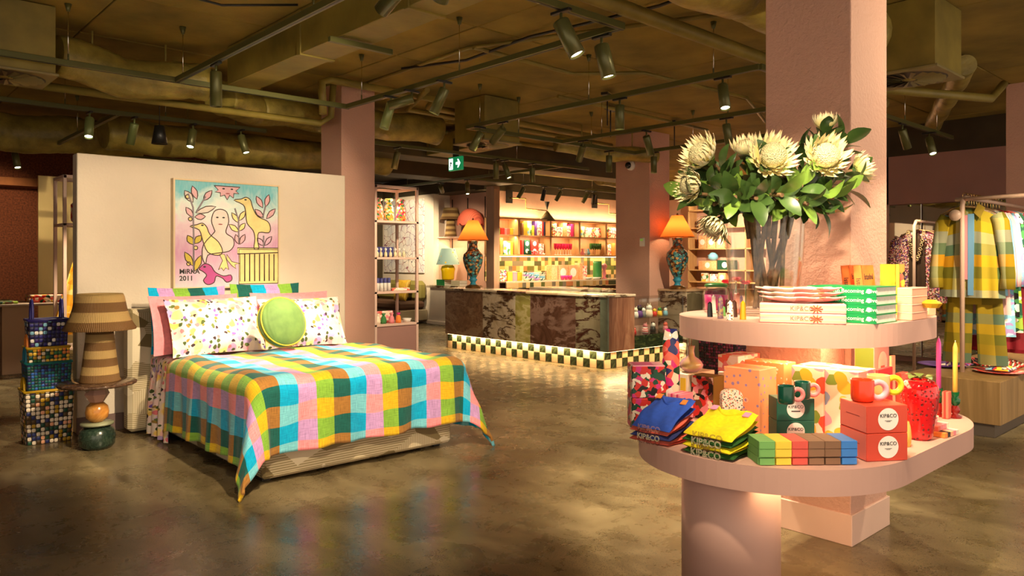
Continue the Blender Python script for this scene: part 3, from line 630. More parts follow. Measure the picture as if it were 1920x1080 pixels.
rc = thing('round_cushion', 'round green velvet cushion with yellow piping against the floral pillows', 'cushion', (2.81, 5.86, .745), .12)
def vel():
    m = NT('green_velvet'); v = m.co(); x, y, z = m.sep(v); an = m.n('Math'); an.operation = 'ARCTAN2'; m.l(x, an.inputs[0]); m.l(z, an.inputs[1]); w = m.math('SINE', m.math('MULTIPLY', an.outputs[0], 46))
    r = m.math('SQRT', m.math('ADD', m.math('MULTIPLY', x, x), m.math('MULTIPLY', z, z))); k = m.ramp(r, [(.55*.21, (0, 0, 0)), (.95*.21, (1, 1, 1))])
    m.col(m.ramp(m.noise(v, 8, 3)[0], [(.3, rgb(66, 96, 40)), (.7, rgb(88, 120, 54))])).set(rough=.75, sheen=.15); m.bump(m.math('MULTIPLY', w, k), .25, .006); return m.m
prof = [(0, -.075), (.08, -.073), (.15, -.062), (.195, -.04), (.205, -.028), (.212, 0), (.205, .028), (.195, .04), (.15, .062), (.08, .073), (0, .075)]
cv = obj('cover', MB().lathe(prof, 48, cap=False), vel(), rc, (0, .04, .20), (R(90-20), 0, 0))
for z in (-.03, .03): obj('piping', MB().tube([(.205*math.cos(a), .207*math.sin(a), z) for a in [k*math.pi/24 for k in range(48)]], .006, 6, closed=True), P_('mustard'), cv)
# ---------------------------------------------------------------- painting above the bed
pt = thing('framed_painting', 'square framed painting of birds, leaves and a fence on the cream wall', 'painting', (2.815, WV, 1.2))
obj('frame', MB().box(-.505, -.49, -.075, 0, 0, 1.0).box(.49, .505, -.075, 0, 0, 1.0).box(-.49, .49, -.075, 0, 0, .015).box(-.49, .49, -.075, 0, .985, 1.0), plain((.66, .52, .33), .45), pt)
def wash():
    m = NT('pastel_wash_canvas'); v = m.co(); x, y, z = m.sep(v); n = m.noise(v, 3.2, 5, .6, .8)[0]; s = m.math('ADD', m.math('MULTIPLY', z, .75), m.math('MULTIPLY', n, .55))
    c = m.ramp(s, [(.22, rgb(190, 195, 205)), (.38, rgb(205, 160, 195)), (.55, rgb(195, 130, 180)), (.72, rgb(215, 185, 205)), (.84, rgb(205, 220, 215)), (.98, rgb(70, 175, 195))])
    c = m.mix(m.math('MULTIPLY', m.noise(m.co('Object', (70, 70, 12)), 1, 3)[0], .35), c, rgb(225, 225, 215)); m.col(c).set(rough=.7); return m.m
cvs = obj('canvas', B(-.49, .49, -.06, -.01, .015, .985), wash(), pt)
LN = plain(rgb(75, 55, 50), .7)
def blob(name, pts, col, y, out=True, w=.0045):
    """a flat painted shape (x, z in canvas units 0..1) with a brushed outline"""
    X = lambda p: (p[0]*.98-.49, p[1]*.97+.015); q = [X(p) for p in pts]
    if col is not None:
        m = MB().add([(a, y, b) for a, b in q], [list(range(len(q)))]); o = obj(name, m, col, cvs)
    if out: obj(name+'_outline', MB().tube([(a, y-.0012, b) for a, b in q], w, 5, closed=True), LN, cvs)
def leaf2(x, z, l, a, w, col):
    c_, s_ = math.cos(a), math.sin(a); pr = [(0, 0), (.25, .7), (.55, 1), (.8, .6), (1, 0), (.8, -.6), (.55, -1), (.25, -.7)]
    blob('painted_leaf', [(x+l*p*c_-w*q*s_, z+l*p*s_+w*q*c_) for p, q in pr], col, -.0615)
def crv(pts, n=6):
    out = []; m = len(pts)
    for i in range(m):
        p0, p1, p2, p3 = (Vector(pts[(i+k-1) % m]) for k in range(4))
        for j in range(n):
            t = j/n; out.append(tuple(.5*((2*p1)+(p2-p0)*t+(2*p0-5*p1+4*p2-p3)*t*t+(3*p1-p0-3*p2+p3)*t**3)))
    return out
YB = mottled('painted_yellow', rgb(222, 205, 140), .15, 9, .7); PL = mottled('painted_pale', rgb(205, 195, 190), .1, 9, .7); PK = mottled('painted_rose', rgb(210, 165, 175), .1, 9, .7); MG = plain(rgb(180, 75, 140), .7); FNC = mottled('painted_fence', rgb(220, 200, 135), .1, 9, .7); GRN = plain(rgb(195, 175, 70), .7)
def stem2(pts): obj('painted_stem', MB().tube([(a*.98-.49, -.0612, b*.97+.015) for a, b in pts], .008, 6), plain(rgb(140, 130, 140), .7), cvs)
stem2([(.17, .14), (.17, .5), (.165, .75), (.12, .88)]); stem2([(.19, .70), (.28, .86)]); stem2([(.6, .42), (.595, .65), (.56, .76)]); stem2([(.84, .68), (.87, .80)]); stem2([(.85, .38), (.85, .50)])
for a in ((.165, .80, .13, 2.2, .035, PL), (.2, .83, .13, 1.9, .028, PK), (.26, .82, .13, .9, .028, PK), (.19, .70, .2, .35, .03, PL), (.18, .66, .1, .1, .028, PK), (.165, .66, .11, 2.2, .026, PK), (.165, .40, .1, 2.1, .03, GRN), (.18, .41, .1, .9, .03, GRN), (.165, .20, .15, 2.1, .03, GRN), (.18, .15, .16, 1.2, .03, GRN),
          (.6, .62, .12, 2.2, .024, YB), (.6, .64, .12, 1.0, .024, YB), (.6, .53, .12, 2.5, .026, YB), (.6, .54, .1, .9, .024, YB), (.6, .41, .1, 1.9, .024, PK), (.61, .41, .11, 1.1, .024, PK), (.84, .78, .13, 2.1, .028, PK), (.87, .79, .13, 1.3, .026, PK), (.85, .68, .12, 2.4, .026, PK), (.88, .67, .14, .85, .026, PK), (.85, .40, .1, 2.3, .026, None), (.86, .40, .12, .9, .024, None)): leaf2(*a)
for x, z in ((.115, .85), (.14, .64), (.19, .37), (.125, .22)): blob('painted_berry', [(x+.018*math.cos(k*.7), z+.018*math.sin(k*.7)) for k in range(9)], YB, -.0618)
blob('painted_fence', [(.6, .02), (1, .02), (1, .36), (.6, .36)], FNC, -.0611)
for k in range(8): blob('painted_slat', [(.61+.05*k, .045), (.655+.05*k, .045), (.655+.05*k, .315), (.61+.05*k, .315)], FNC, -.0616, w=.003)
blob('painted_rail', [(.585, .315), (1, .33), (1, .375), (.585, .375)], YB, -.0622)
blob('painted_bird', crv([(.55, .84), (.62, .855), (.67, .875), (.715, .85), (.74, .77), (.79, .69), (.89, .645), (.92, .58), (.90, .53), (.80, .53), (.79, .44), (.80, .37), (.75, .37), (.76, .47), (.74, .55), (.68, .62), (.665, .74), (.64, .80)], 3), YB, -.0625)
blob('painted_figure', crv([(.36, .52), (.36, .55), (.335, .63), (.36, .72), (.42, .745), (.48, .72), (.50, .63), (.475, .55), (.48, .51), (.54, .47), (.55, .40), (.50, .34), (.38, .32), (.30, .30), (.28, .22), (.25, .28), (.26, .40)], 3), PL, -.0620)
blob('painted_bird', crv([(.135, .57), (.20, .59), (.25, .605), (.29, .57), (.32, .50), (.40, .43), (.44, .34), (.40, .30), (.30, .33), (.25, .45), (.22, .54)], 3), YB, -.0628)
for q in ([(.41, .31), (.44, .25), (.40, .16), (.43, .18), (.45, .15), (.47, .18), (.50, .16), (.48, .25), (.46, .31)], [(.48, .31), (.53, .24), (.61, .22), (.56, .21), (.57, .17), (.53, .20), (.48, .26)]): blob('painted_foot', q, YB, -.0626, w=.003)
blob('painted_eel', crv([(.22, .17), (.27, .22), (.33, .20), (.37, .14), (.45, .10), (.52, .11), (.53, .06), (.48, .04), (.44, .08), (.38, .10), (.36, .04), (.30, .02), (.26, .06), (.29, .11), (.25, .15)], 3), MG, -.0625)
blob('painted_sun', [(.36, .97), (.40, .93), (.37, .91), (.42, .905), (.42, .87), (.46, .885), (.485, .84), (.51, .885), (.545, .86), (.55, .905), (.60, .905), (.57, .93), (.61, .97)], PK, -.0618)
for (x, z) in ((.39, .665), (.45, .665), (.665, .85), (.25, .585), (.27, .19), (.45, .945), (.53, .945)): blob('painted_eye', [(x+.014*math.cos(k*.9), z+.008*math.sin(k*.9)) for k in range(7)], MT['ink'], -.0642, False)
for (x, z) in ((.42, .60), (.49, .90)): blob('painted_mouth', [(x+.022*math.cos(k*.9), z+.006*math.sin(k*.9)) for k in range(7)], plain(rgb(150, 70, 70), .7), -.0642, False)
text('signature', 'MiRKA\n2011', .062, MT['ink'], cvs, (-.45, -.0615, .125), (R(90), 0, 0), 'LEFT', bold=.0015)
# ---------------------------------------------------------------- side table and rattan lamp
SU, SV = 1.567, 6.50
st = thing('stone_side_table', 'totem side table of stacked stones with a round dark marble top', 'side table', (SU, SV, 0))
obj('boulder_foot', MB().lathe([(0, 0), (.10, 0), (.125, .03), (.13, .09), (.12, .14), (.085, .175), (0, .18)], 32, cap=False), marble('green_marble', [(.008, .016, .012), (.018, .035, .024), (.05, .075, .05)], 14), st)
obj('disc', MB().lathe([(0, .18), (.115, .182), (.118, .19), (.115, .2), (0, .202)], 32, cap=False), plain((.22, .23, .14), .25), st)
obj('amber_ball', MB().lathe([(0, .2), (.045, .205), (.078, .24), (.084, .28), (.075, .325), (.045, .355), (0, .36)], 28, cap=False), marble('amber_onyx', [(.30, .10, .02), (.50, .21, .04), (.66, .34, .10)], 5, 2), st)
obj('pink_block', MB().lathe([(.05, .358), (.09, .42), (.055, .49)], 6, smooth=False), plain((.52, .30, .24), .35), st)
obj('brown_wedge', MB().add([(-.11, 0, .49), (-.03, -.04, .49), (-.04, -.03, .37), (-.11, .06, .49), (-.03, .05, .40)], [(0, 2, 1), (0, 3, 4, 2), (1, 2, 4), (0, 1, 4, 3)]), plain((.2, .11, .05), .4), st)
obj('marble_top', MB().lathe([(0, .49), (.272, .49), (.28, .497), (.28, .508), (.272, .515), (0, .515)], 56, cap=False), marble('brown_marble', [(.03, .014, .008), (.07, .035, .02), (.18, .11, .07)], 8, 3, .12), st)
def rattan(name, z0, n, per, ribs=90):
    m = NT(name); v = m.co(); x, y, z = m.sep(v); an = m.n('Math'); an.operation = 'ARCTAN2'; m.l(y, an.inputs[0]); m.l(x, an.inputs[1])
    f = m.math('FRACT', m.math('DIVIDE', m.math('SUBTRACT', z, z0), per*2)); c = m.mix(m.math('GREATER_THAN', f, .5), (.16, .075, .018), (.46, .30, .11))
    rb = m.math('SINE', m.math('MULTIPLY', an.outputs[0], ribs)); rg = m.math('SINE', m.math('MULTIPLY', z, 620)); h = m.math('ADD', rb, m.math('MULTIPLY', m.math('MULTIPLY', rg, rb), .8))
    c = m.mix(m.ramp(h, [(.0, (.0,)*3), (1, (.35,)*3)]), c, (.08, .04, .01)); m.col(c).set(rough=.6); m.bump(h, .45, .005); return m.m
def rattan_lamp(label, loc, sc, bulbw=0):
    t = thing('rattan_lamp', label, 'lamp', loc); q = lambda pr: [(r*sc, z*sc) for r, z in pr]
    obj('lamp_base', MB().lathe(q([(0, 0), (.145, 0), (.147, .012), (.14, .02), (.12, .17), (.105, .30), (.095, .42), (0, .42)]), 40, cap=False), rattan('rattan_base', 0, 7, .062*sc), t)
    obj('lamp_shade', MB().lathe(q([(.255, .405), (.258, .415), (.235, .45), (.21, .50), (.19, .57), (.172, .66), (.162, .685), (.157, .68), (.185, .57), (.20, .50), (.228, .45), (.25, .41)]), 48, cap=False), rattan('rattan_shade', .40*sc, 4, .0735*sc, 110), t)
    return t
rattan_lamp('large striped rattan table lamp on the marble side table', (SU+.02, SV, .515), 1.0)
sk = thing('power_outlet', 'white power outlet low on the cream wall behind the side table', 'outlet', (1.78, WV, .42)); obj('plate', B(-.06, .06, -.008, 0, -.04, .04, .003), MT['white'], sk)
# ---------------------------------------------------------------- nested woven baskets
def basket(label, cx, cy, z0, w, d, h, taper, mat, rim, handle=None, hc=None, hz_=.15):
    t = thing('woven_basket', label, 'basket', (cx, cy, z0), 0, 'nested woven baskets'); m = MB()
    for k in range(4):
        (ax, ay), (bx, by) = [((-1, -1), (1, -1)), ((1, -1), (1, 1)), ((1, 1), (-1, 1)), ((-1, 1), (-1, -1))][k]; ln = w if k % 2 == 0 else d
        def f(a, b, ax=ax, ay=ay, bx=bx, by=by):
            s = taper+(1-taper)*b; bulge = 1+.03*math.sin(math.pi*a)
            return ((ax+(bx-ax)*a)*w/2*s*(bulge if ax == bx else 1), (ay+(by-ay)*a)*d/2*s*(bulge if ay == by else 1), h*b)
        m.grid(f, 10, 8, uvf=lambda a, b, k=k, ln=ln: (a*ln+k*1.0, b*h))
    obj('woven_body', m, mat, t); obj('bottom', B(-w/2*taper, w/2*taper, -d/2*taper, d/2*taper, 0, .008), mat, t)
    obj('rim', MB().tube([(x*w/2, y*d/2, h) for x, y in ((-1, -1), (1, -1), (1, 1), (-1, 1))], .011, 8, closed=True), rim, t)
    for x in (handle or []): obj('handle', MB().tube([(x*w/2*.95, -d*.22, h-.02)]+[(x*w/2*.95, -d*.22*math.cos(k*math.pi/8), h+hz_*math.sin(k*math.pi/8)**.7) for k in range(9)]+[(x*w/2*.95, d*.22, h-.02)], .011, 8), hc or rim, t)
    return t
V = lambda *c: [PAL[k] for k in c]
bx_, by_ = 1.33, 7.05
basket('tall cream and multicoloured woven basket at the bottom of the stack', bx_, by_, 0, .34, .27, .42, .90, weave('weave_multi', [rgb(90, 65, 30), PAL['cream'], PAL['mustard'], PAL['cream'], PAL['navy'], PAL['peach'], PAL['dkgreen'], PAL['cream']], 30, 30), P_('mustard'), [-1], P_('mustard'), .1)
basket('teal and blue woven basket second from the bottom of the stack', bx_, by_, .12, .312, .238, .52, .86, weave('weave_teal', [PAL['navy'], PAL['teal'], PAL['blue'], PAL['teal'], PAL['dkgreen']], 42, 42), P_('teal'), [-1], plain(rgb(30, 120, 150), .5), .12)
basket('mustard and green woven basket third from the bottom of the stack', bx_, by_, .26, .290, .216, .50, .86, weave('weave_mustard', [PAL['dkgreen'], PAL['mustard'], PAL['green'], PAL['yellow'], PAL['cream'], PAL['orange']], 34, 34), P_('mustard'), [-1], P_('orange'), .1)
basket('navy woven basket with upright handles on top of the stack', bx_, by_, .46, .275, .20, .52, .82, weave('weave_navy', [rgb(30, 25, 80), rgb(50, 45, 130), PAL['white'], rgb(40, 40, 110), PAL['sky'], rgb(60, 30, 110)], 32, 32), plain(rgb(45, 35, 110), .5), [-.8, .8], plain(rgb(50, 45, 120), .4), .16)
# ---------------------------------------------------------------- far left corner
t = thing('display_table', 'long pale table against the cork wall at the left edge', 'table', (1.4, 11.6, 0))
obj('table_top', B(-1.9, 1.3, -.45, .5, .88, .91, .004), plain((.42, .30, .22), .4), t)
for x in (.42, -1.4): obj('slab_leg', B(x-.16, x+.16, -.2, .2, 0, .88, .004), plain((.48, .31, .20), .6), t)
RUG = cells('rug_patches', V('red', 'cream', 'dkgreen', 'yellow', 'coral', 'cream'), 26, .9)
def cloth(label, u, v, z, w, d, h, mat, name='folded_rug', cat='rug', rz=0, n=3, grp=None):
    t = thing(name, label, cat, (u, v, z), rz, grp)
    for k in range(n):
        q = h/n
        m = MB().cbox(-w/2+random.uniform(-.01, .01), w/2+random.uniform(-.01, .01), -d/2, d/2+random.uniform(-.01, .01), k*q, (k+1)*q-.001, q*.35); obj('fold', m, mat, t)
    return t
cloth('folded patchwork rug heaped at the end of the far left table', 2.25, 11.55, .91, .55, .5, .10, RUG, n=4)
cloth('flat green and cream rug lying on the far left table', 1.25, 11.5, .91, 1.1, .6, .035, cells('rug_green', V('dkgreen', 'cream', 'lime', 'brown'), 22, .9), n=1)
def drape(label, u, v, ztop, w, h, mat, name='hanging_textile', cat='textile', rz=0, flare=.3, n=5, d=.05):
    return tag(obj(name, (lambda m: m)(MB().grid(lambda a, b: ((a-.5)*w*(.35+flare*b), d*math.sin(a*n*math.pi*2)*(.4+b*.6), -b*h), 40, 14, uvf=lambda a, b: (a*w, b*h))), mat, None, (u, v, ztop), (0, 0, rz)), label, cat)
YF = cells('yellow_floral_quilt', [rgb(250, 200, 60), rgb(240, 175, 40), rgb(250, 225, 140), rgb(250, 205, 80)], 16, .9, coord='UV')
o = drape('yellow floral quilt hanging from the left display tower', 2.2, 9.55, 1.62, .55, 1.0, YF, 'hanging_quilt', 'quilt', flare=1.0); o.modifiers.new('thickness', 'SOLIDIFY').thickness = .01
o = drape('speckled cream runner hanging off the far left table', .95, 11.08, .92, .55, .75, cells('runner_dots', V('brown', 'cream', 'peach'), 60, .9, coord='UV'), 'hanging_runner', 'runner', flare=.5); o.modifiers.new('thickness', 'SOLIDIFY').thickness = .012
bp = NT('brushed_brass'); v_ = bp.co('Object', (60, 60, 2)); bp.col((.80, .62, .28)).set(rough=.32, metal=1); bp.bump(bp.noise(v_, 2, 3)[0], .15, .002)
tag(obj('brass_panel', B(hu(71, 13.3), hu(71, 13.3)+1.5, 13.28, 13.32, 0, 2.75, .003), bp.m), 'tall brushed brass panel standing before the cork wall', 'panel')
def tower(label, u0, v0, shelves, panel=True, w=.66, d=.49, top=2.40):
    t = thing('display_tower', label, 'shelf', (u0, v0, 0)); p = .034
    for x in (0, w-p):
        for y in (0, d-p): obj('post', B(x, x+p, y, y+p, 0, top, .003), MT['pink_frame'], t)
    for z in [top]+list(shelves):
        obj('shelf' if z < top else 'top_frame', B(0, w, 0, d, z-.03, z, .003) if z < top else MB().box(0, w, 0, p, z-p, z).box(0, w, d-p, d, z-p, z).box(0, p, p, d-p, z-p, z).box(w-p, w, p, d-p, z-p, z), MT['pink_frame'], t)
    if panel: obj('panel', B(p, w-p, .012, d-.012, .03, shelves[-1]-.03, .002), MT['mauve'], t)
    return t
tower('pink framed display tower peeking out left of the partition wall', 1.93, 9.39, (1.87, .5), False)
TU, TV = 5.02, 8.0
tower('tall pink framed display tower beside the partition pillar', TU, TV, (1.96, 1.50, 1.07, .66))
tag(obj('patterned_bag', B(0, .3, 0, .15, 0, .26, .04), cells('bag_print', V('cream', 'pink', 'red', 'white'), 32, .8), None, (2.08, 9.55, 1.871), .2), 'pink and white patterned bag on the left display tower', 'bag')
# ---------------------------------------------------------------- marble counter
CU, CV0, CV1, CH = 7.60, 6.44, 9.95, 1.0
ct = thing('marble_counter', 'long shop counter clad in mixed marble panels on a checkered tile plinth', 'counter', (CU, CV0, 0))
MB_BROWN = marble('rust_granite', [(.10, .045, .02), (.20, .10, .05), (.30, .17, .09)], 9, 1.5, .3, veins=(.30, .19, .11), vs=1.2)
MB_WHITE = marble('calacatta', [(.20, .11, .05), (.50, .40, .27), (.60, .50, .38), (.62, .54, .42)], 1.3, 3, .25, veins=(.07, .028, .012), vs=2.0)
MB_ONYX = marble('green_onyx', [(.24, .20, .04), (.33, .29, .08), (.42, .36, .13)], 2, 2, .2, veins=(.5, .42, .2))
MB_DARK = marble('plum_marble', [(.055, .022, .013), (.095, .042, .026), (.15, .075, .05)], 3, 3, .25, veins=(.22, .13, .10), vs=1.5)
MB_VEIN = marble('beige_red_vein', [(.20, .17, .10), (.28, .24, .15), (.32, .28, .19)], 2, 2, .25, veins=(.05, .012, .008), vs=2.2)
MB_TEAL = marble('seafoam_marble', [(.17, .21, .15), (.25, .30, .22)], 3, 2, .25)
MB_TRAV = marble('red_travertine', [(.16, .055, .028), (.32, .14, .08), (.46, .25, .15)], 5, 2, .35, stretch=(1.6, 1.6, .25), rot=(0, 0, 0))
MB_GREEN = marble('forest_marble', [(.008, .014, .007), (.02, .035, .014), (.09, .11, .04)], 3, 3, .2, stretch=(1, 1, 2.4))
obj('core', B(.03, .55, .03, 3.48, .25, .965), MT['black'], ct)
edges = [hv(p, CU) for p in (836, 905, 966, 994, 1079, 1125, 1140)]; edges[0] = CV1; edges[-1] = CV0
for k, m in enumerate((MB_BROWN, MB_WHITE, MB_ONYX, MB_DARK, MB_VEIN, MB_TEAL)):
    obj('marble_panel', B(0, .025, edges[k+1]-CV0+.001, edges[k]-CV0-.001, .245, .968, .002), m, ct)
obj('marble_panel', B(.026, .56, -.0, .024, .245, .968, .002), MB_TRAV, ct)
obj('end_panel', B(.026, .56, 3.49, 3.51, .245, .968, .002), MB_BROWN, ct)
tp = [3.55, 3.0, 2.2, 1.55, .9, .4, -.02]
TOPS = [MB_WHITE, marble('cream_top', [(.50, .38, .24), (.62, .50, .36), (.68, .57, .43)], 3, 2, .18), MB_DARK, marble('peach_top', [(.50, .33, .18), (.60, .42, .26)], 3, 2, .18), marble('cream_top_two', [(.55, .45, .30), (.66, .56, .42)], 4, 2, .18, veins=(.15, .08, .04)), marble('ivory_top', [(.60, .50, .36), (.70, .60, .46)], 4, 2, .18, veins=(.1, .06, .03))]
for k in range(6): obj('top_slab', B(-.015, .565, tp[k+1]+.001, tp[k]-.001, .97, 1.0, .003), TOPS[k], ct)
TG = mottled('green_tile', (.022, .028, .012), .8, 22, .25, detail=6); TC = mottled('cream_tile', (.58, .38, .22), .08, 6, .3)
tl = [B(-.006, .006, -.059, .059, -.059, .059, .003).mesh('tile') for _ in (0, 1)]; tl[0].materials.append(TG); tl[1].materials.append(TC)
for i in range(28):
    for j in range(2): obj('tile', tl[(i+j) % 2], None, ct, (.094, .215+.1215*i, .06+.1205*j))
for i in range(13):
    for j in range(2): obj('tile', tl[(i+j+1) % 2], None, ct, (.165+.1215*i, .145, .06+.1205*j), R(90))
obj('plinth', MB().box(.101, .54, .152, 3.6, 0, .24).box(.54, 1.12, .152, .42, 0, .24), plain((.30, .22, .14), .7), ct)
LED = plain((1, .8, .4), .5, emit=(1, .74, .34), es=6)
obj('led_strip', B(.03, .045, .05, 3.48, .238, .246), LED, ct); obj('led_strip', B(.05, 1.7, .04, .055, .236, .244), LED, ct)
area((CU+.045, (CV0+CV1)/2, .232), .05, 3.4, 17, (0, R(-25), 0), (1, .72, .34)); area((CU+.85, CV0+.06, .232), 1.7, .05, 9, (R(-25), 0, 0), (1, .72, .34))
# glass display cabinet beside the counter
gc = thing('glass_cabinet', 'glass display cabinet with toy figures at the end of the counter', 'cabinet', (8.17, 6.44, 0))
obj('marble_base', B(0, 1.12, 0, .45, .245, .42, .002), MB_GREEN, gc); obj('back_panel', B(0, .9, .43, .45, .42, .5), MT['pink_flat'], gc)
for z in (.425, .655): obj('glass_shelf', B(.005, 1.115, .006, .44, z, z+.008), MT['clear'], gc)
obj('glass_top', B(0, 1.13, -.003, .45, .92, .932), MT['clear'], gc); obj('front_pane', B(.002, 1.13, 0, .004, .432, .92), MT['pane'], gc)
obj('corner_trim', B(1.122, 1.13, -.004, .004, .42, .932), MT['chrome'], gc)
def fig(label, x, z, h, c1, c2, kind=0):
    u, v = 8.17+x, 6.44+.12; t = thing('toy_figure', label, 'figurine', (u, v, z)); r = h*.32
    obj('body', MB().lathe([(0, 0), (r*.9, 0), (r, h*.2), (r*.75, h*.55), (r*.3, h*.62), (0, h*.62)], 14, cap=False), c1, t)
    obj('head', MB().lathe([(0, -r*.8), (r*.6, -r*.55), (r*.8, 0), (r*.6, r*.55), (0, r*.8)], 14, (0, 0, h*.72), cap=False), c2, t)
    for s in (-1, 1): obj('ear', MB().lathe([(0, -.2*r), (r*.22, 0), (0, r*.5)], 8, (s*r*.5, 0, h*.72+r*.75), cap=False), c1, t)
    return t
lo, up = .4345, .6645
for a in (('red spiky toy on the low glass shelf', .14, lo, .09, P_('red'), P_('coral')), ('striped pink toy on the low glass shelf', .38, lo, .14, stripes('toy_stripe', V('pink', 'white', 'red'), .03, 2), P_('pink')), ('black and white panda toy on the low glass shelf', .56, lo, .14, P_('black'), P_('white')), ('pink toy nearest the cabinet corner on the low shelf', .86, lo, .13, P_('pink'), P_('coral')),
          ('slim white figure on the upper glass shelf', .16, up, .14, P_('white'), P_('cream')), ('dark figure on the upper glass shelf', .25, up, .16, P_('purple'), P_('black')), ('grey figure on the upper glass shelf', .34, up, .13, plain((.2, .2, .2), .5), P_('white')), ('cream figure with tall ears on the upper glass shelf', .47, up, .17, P_('cream'), P_('white')), ('red cake shaped toy on the upper glass shelf', .6, up, .11, P_('red'), P_('yellow')), ('yellow layered toy on the upper glass shelf', .72, up, .12, P_('yellow'), P_('green')), ('blue and white ball toy on the upper glass shelf', .86, up, .11, P_('sky'), P_('white'))): fig(*a)
tag(obj('white_coral', MB().lathe([(0, 0), (.09, 0), (.1, .02), (.06, .04), (0, .045)], 9, smooth=False), MT['white'], None, (8.285, 6.70, up)), 'flat white coral pieces at the cabinet end of the upper shelf', 'ornament')
# block counter with the second lamp, inner till counter
bc = thing('marble_block_counter', 'veined marble block counter right of the counter pillar', 'counter', (9.31, 6.40, 0))
obj('left_slab', B(0, .025, 0, .5, 0, 1.0, .002), MB_WHITE, bc); obj('front_slab', B(.026, 1.3, 0, .025, 0, 1.0, .002), marble('grey_green', [(.12, .10, .055), (.20, .17, .10)], 2, 3, .3, veins=(.38, .32, .22)), bc); obj('core', B(.3, 1.28, .03, .48, 0, .98), MT['dark'], bc); obj('top_slab', B(-.02, 1.32, -.02, .49, 1.0, 1.03, .003), TOPS[3], bc)
ic = thing('inner_counter', 'low marble topped till counter behind the front counter', 'counter', (8.95, 7.7, 0))
obj('body', B(0, .6, 0, 1.6, 0, .96, .002), MB_TEAL, ic); obj('top_slab', B(-.02, .62, -.02, 1.62, .96, 1.0, .003), TOPS[4], ic)
# ---------------------------------------------------------------- ornate vase lamps
def ornate():
    m = NT('cloisonne'); v = m.co(); o = m.vor(v, 26); o2 = m.vor(v, 60); r = m.sep(o['Color'])[0]
    c = m.ramp(r, [(0, rgb(40, 120, 130)), (.34, rgb(85, 160, 158)), (.58, rgb(150, 95, 45)), (.68, rgb(205, 145, 70)), (.76, rgb(30, 90, 110)), (.9, rgb(200, 170, 110))], 'CONSTANT')
    c = m.mix(m.math('GREATER_THAN', o['Distance'], .60), c, rgb(60, 35, 20)); m.col(c).set(rough=.22, coat=.4); m.bump(o2['Distance'], .7, .012); return m.m
ORN = ornate(); BRZ = mottled('bronze', rgb(130, 90, 45), .4, 30, .3, .5, 60, metal=.7)
def shade_mat(name, c, tr=.65):
    m = NT(name); d = m.n('BsdfDiffuse'); t = m.n('BsdfTranslucent'); mx = m.n('MixShader'); d.inputs[0].default_value = c4(c); t.inputs[0].default_value = c4(c); mx.inputs[0].default_value = tr
    m.l(d.outputs[0], mx.inputs[1]); m.l(t.outputs[0], mx.inputs[2]); m.l(mx.outputs[0], m.t.nodes['Material Output'].inputs[0]); return m.m
OSH = shade_mat('orange_shade', (.85, .22, .045))
def vase_lamp(label, u, v, z, s=1.0, w=9):
    t = thing('vase_lamp', label, 'lamp', (u, v, z)); q = lambda p: [(a*s, b*s) for a, b in p]
    obj('foot', MB().lathe(q([(0, 0), (.125, 0), (.13, .02), (.11, .04), (.06, .06), (0, .06)]), 12, cap=False), BRZ, t)
    obj('stem', MB().lathe(q([(.055, .06), (.04, .09), (.055, .12), (.075, .14), (.05, .16), (.06, .18)]), 24, cap=False), plain(rgb(50, 140, 170), .2), t)
    obj('vase_body', MB().lathe(q([(.05, .17), (.08, .22), (.13, .33), (.165, .44), (.17, .50), (.155, .56), (.11, .605), (.09, .62)]), 32, cap=False), ORN, t)
    obj('collar', MB().lathe(q([(.10, .60), (.105, .615), (.10, .63)]), 24, cap=False), BRZ, t)
    obj('neck', MB().lathe(q([(.095, .63), (.075, .66), (.07, .72), (.085, .78), (.0, .785)]), 24, cap=False), ORN, t)
    obj('lamp_shade', MB().lathe(q([(.26, .79), (.085, 1.12)]), 36, cap=False), OSH, t)
    obj('shade_rim', MB().tube([(.26*s*math.cos(k*math.pi/18), .26*s*math.sin(k*math.pi/18), .79*s) for k in range(36)], .005, 6, closed=True), BRZ, t)
    obj('finial', MB().lathe(q([(0, 1.12), (.02, 1.125), (.012, 1.15), (0, 1.16)]), 10, cap=False), BRZ, t)
    if w: bulb((u, v, z+.92*s), w, .05)
    return t
vase_lamp('ornate turquoise vase lamp with orange shade on the left end of the counter', 7.93, hv(887, 7.93), 1.0, 1.0, 5)
vase_lamp('ornate turquoise vase lamp with orange shade beside the counter pillar', 9.40, hv(1270, 9.40), 1.03, .98, 5)
# ---------------------------------------------------------------- lamp nook and sofa
con = thing('nook_console', 'cream moulded console below the lamp nook shelf', 'console', (10.2, 12.95, 0))
obj('base', B(.02, .7, .06, 1.0, .1, .84, .004), MT['cream_wall'], con); obj('foot_moulding', B(-.04, .72, 0, 1.06, 0, .1, .02), MT['cream_wall'], con); obj('marble_top', B(-.03, .75, 0, 1.08, .84, .89, .006), MB_WHITE, con)
ns = thing('nook_shelf', 'thin wall shelf carrying two lamps in the nook', 'shelf', (10.5, 12.8, 2.0)); obj('board', B(0, .5, 0, 1.38, -.025, 0, .003), MT['pink_frame'], ns)
for y in (.1, .72, 1.3): obj('slotted_rail', B(.484, .499, y, y+.02, -1.0, .9), MT['black'], ns)
area((10.75, 13.5, 1.965), .3, 1.2, 9, (0, 0, 0), (1, .74, .38))
rattan_lamp('striped rattan lamp on the nook shelf', (10.70, hv(845, 10.70), 2.001), .98)
sl = thing('scalloped_lamp', 'pink scalloped mushroom lamp on the nook shelf', 'lamp', (10.66, hv(882, 10.66), 2.001))
def scal(a, b):
    an = a*2*math.pi; r = .30*math.sin(min(1, b)*math.pi/2); z = .62-.34*(1-math.cos(b*math.pi/2)); return (r*math.cos(an), r*math.sin(an), z-(.05*abs(math.sin(an*5)) if b > .99 else 0))
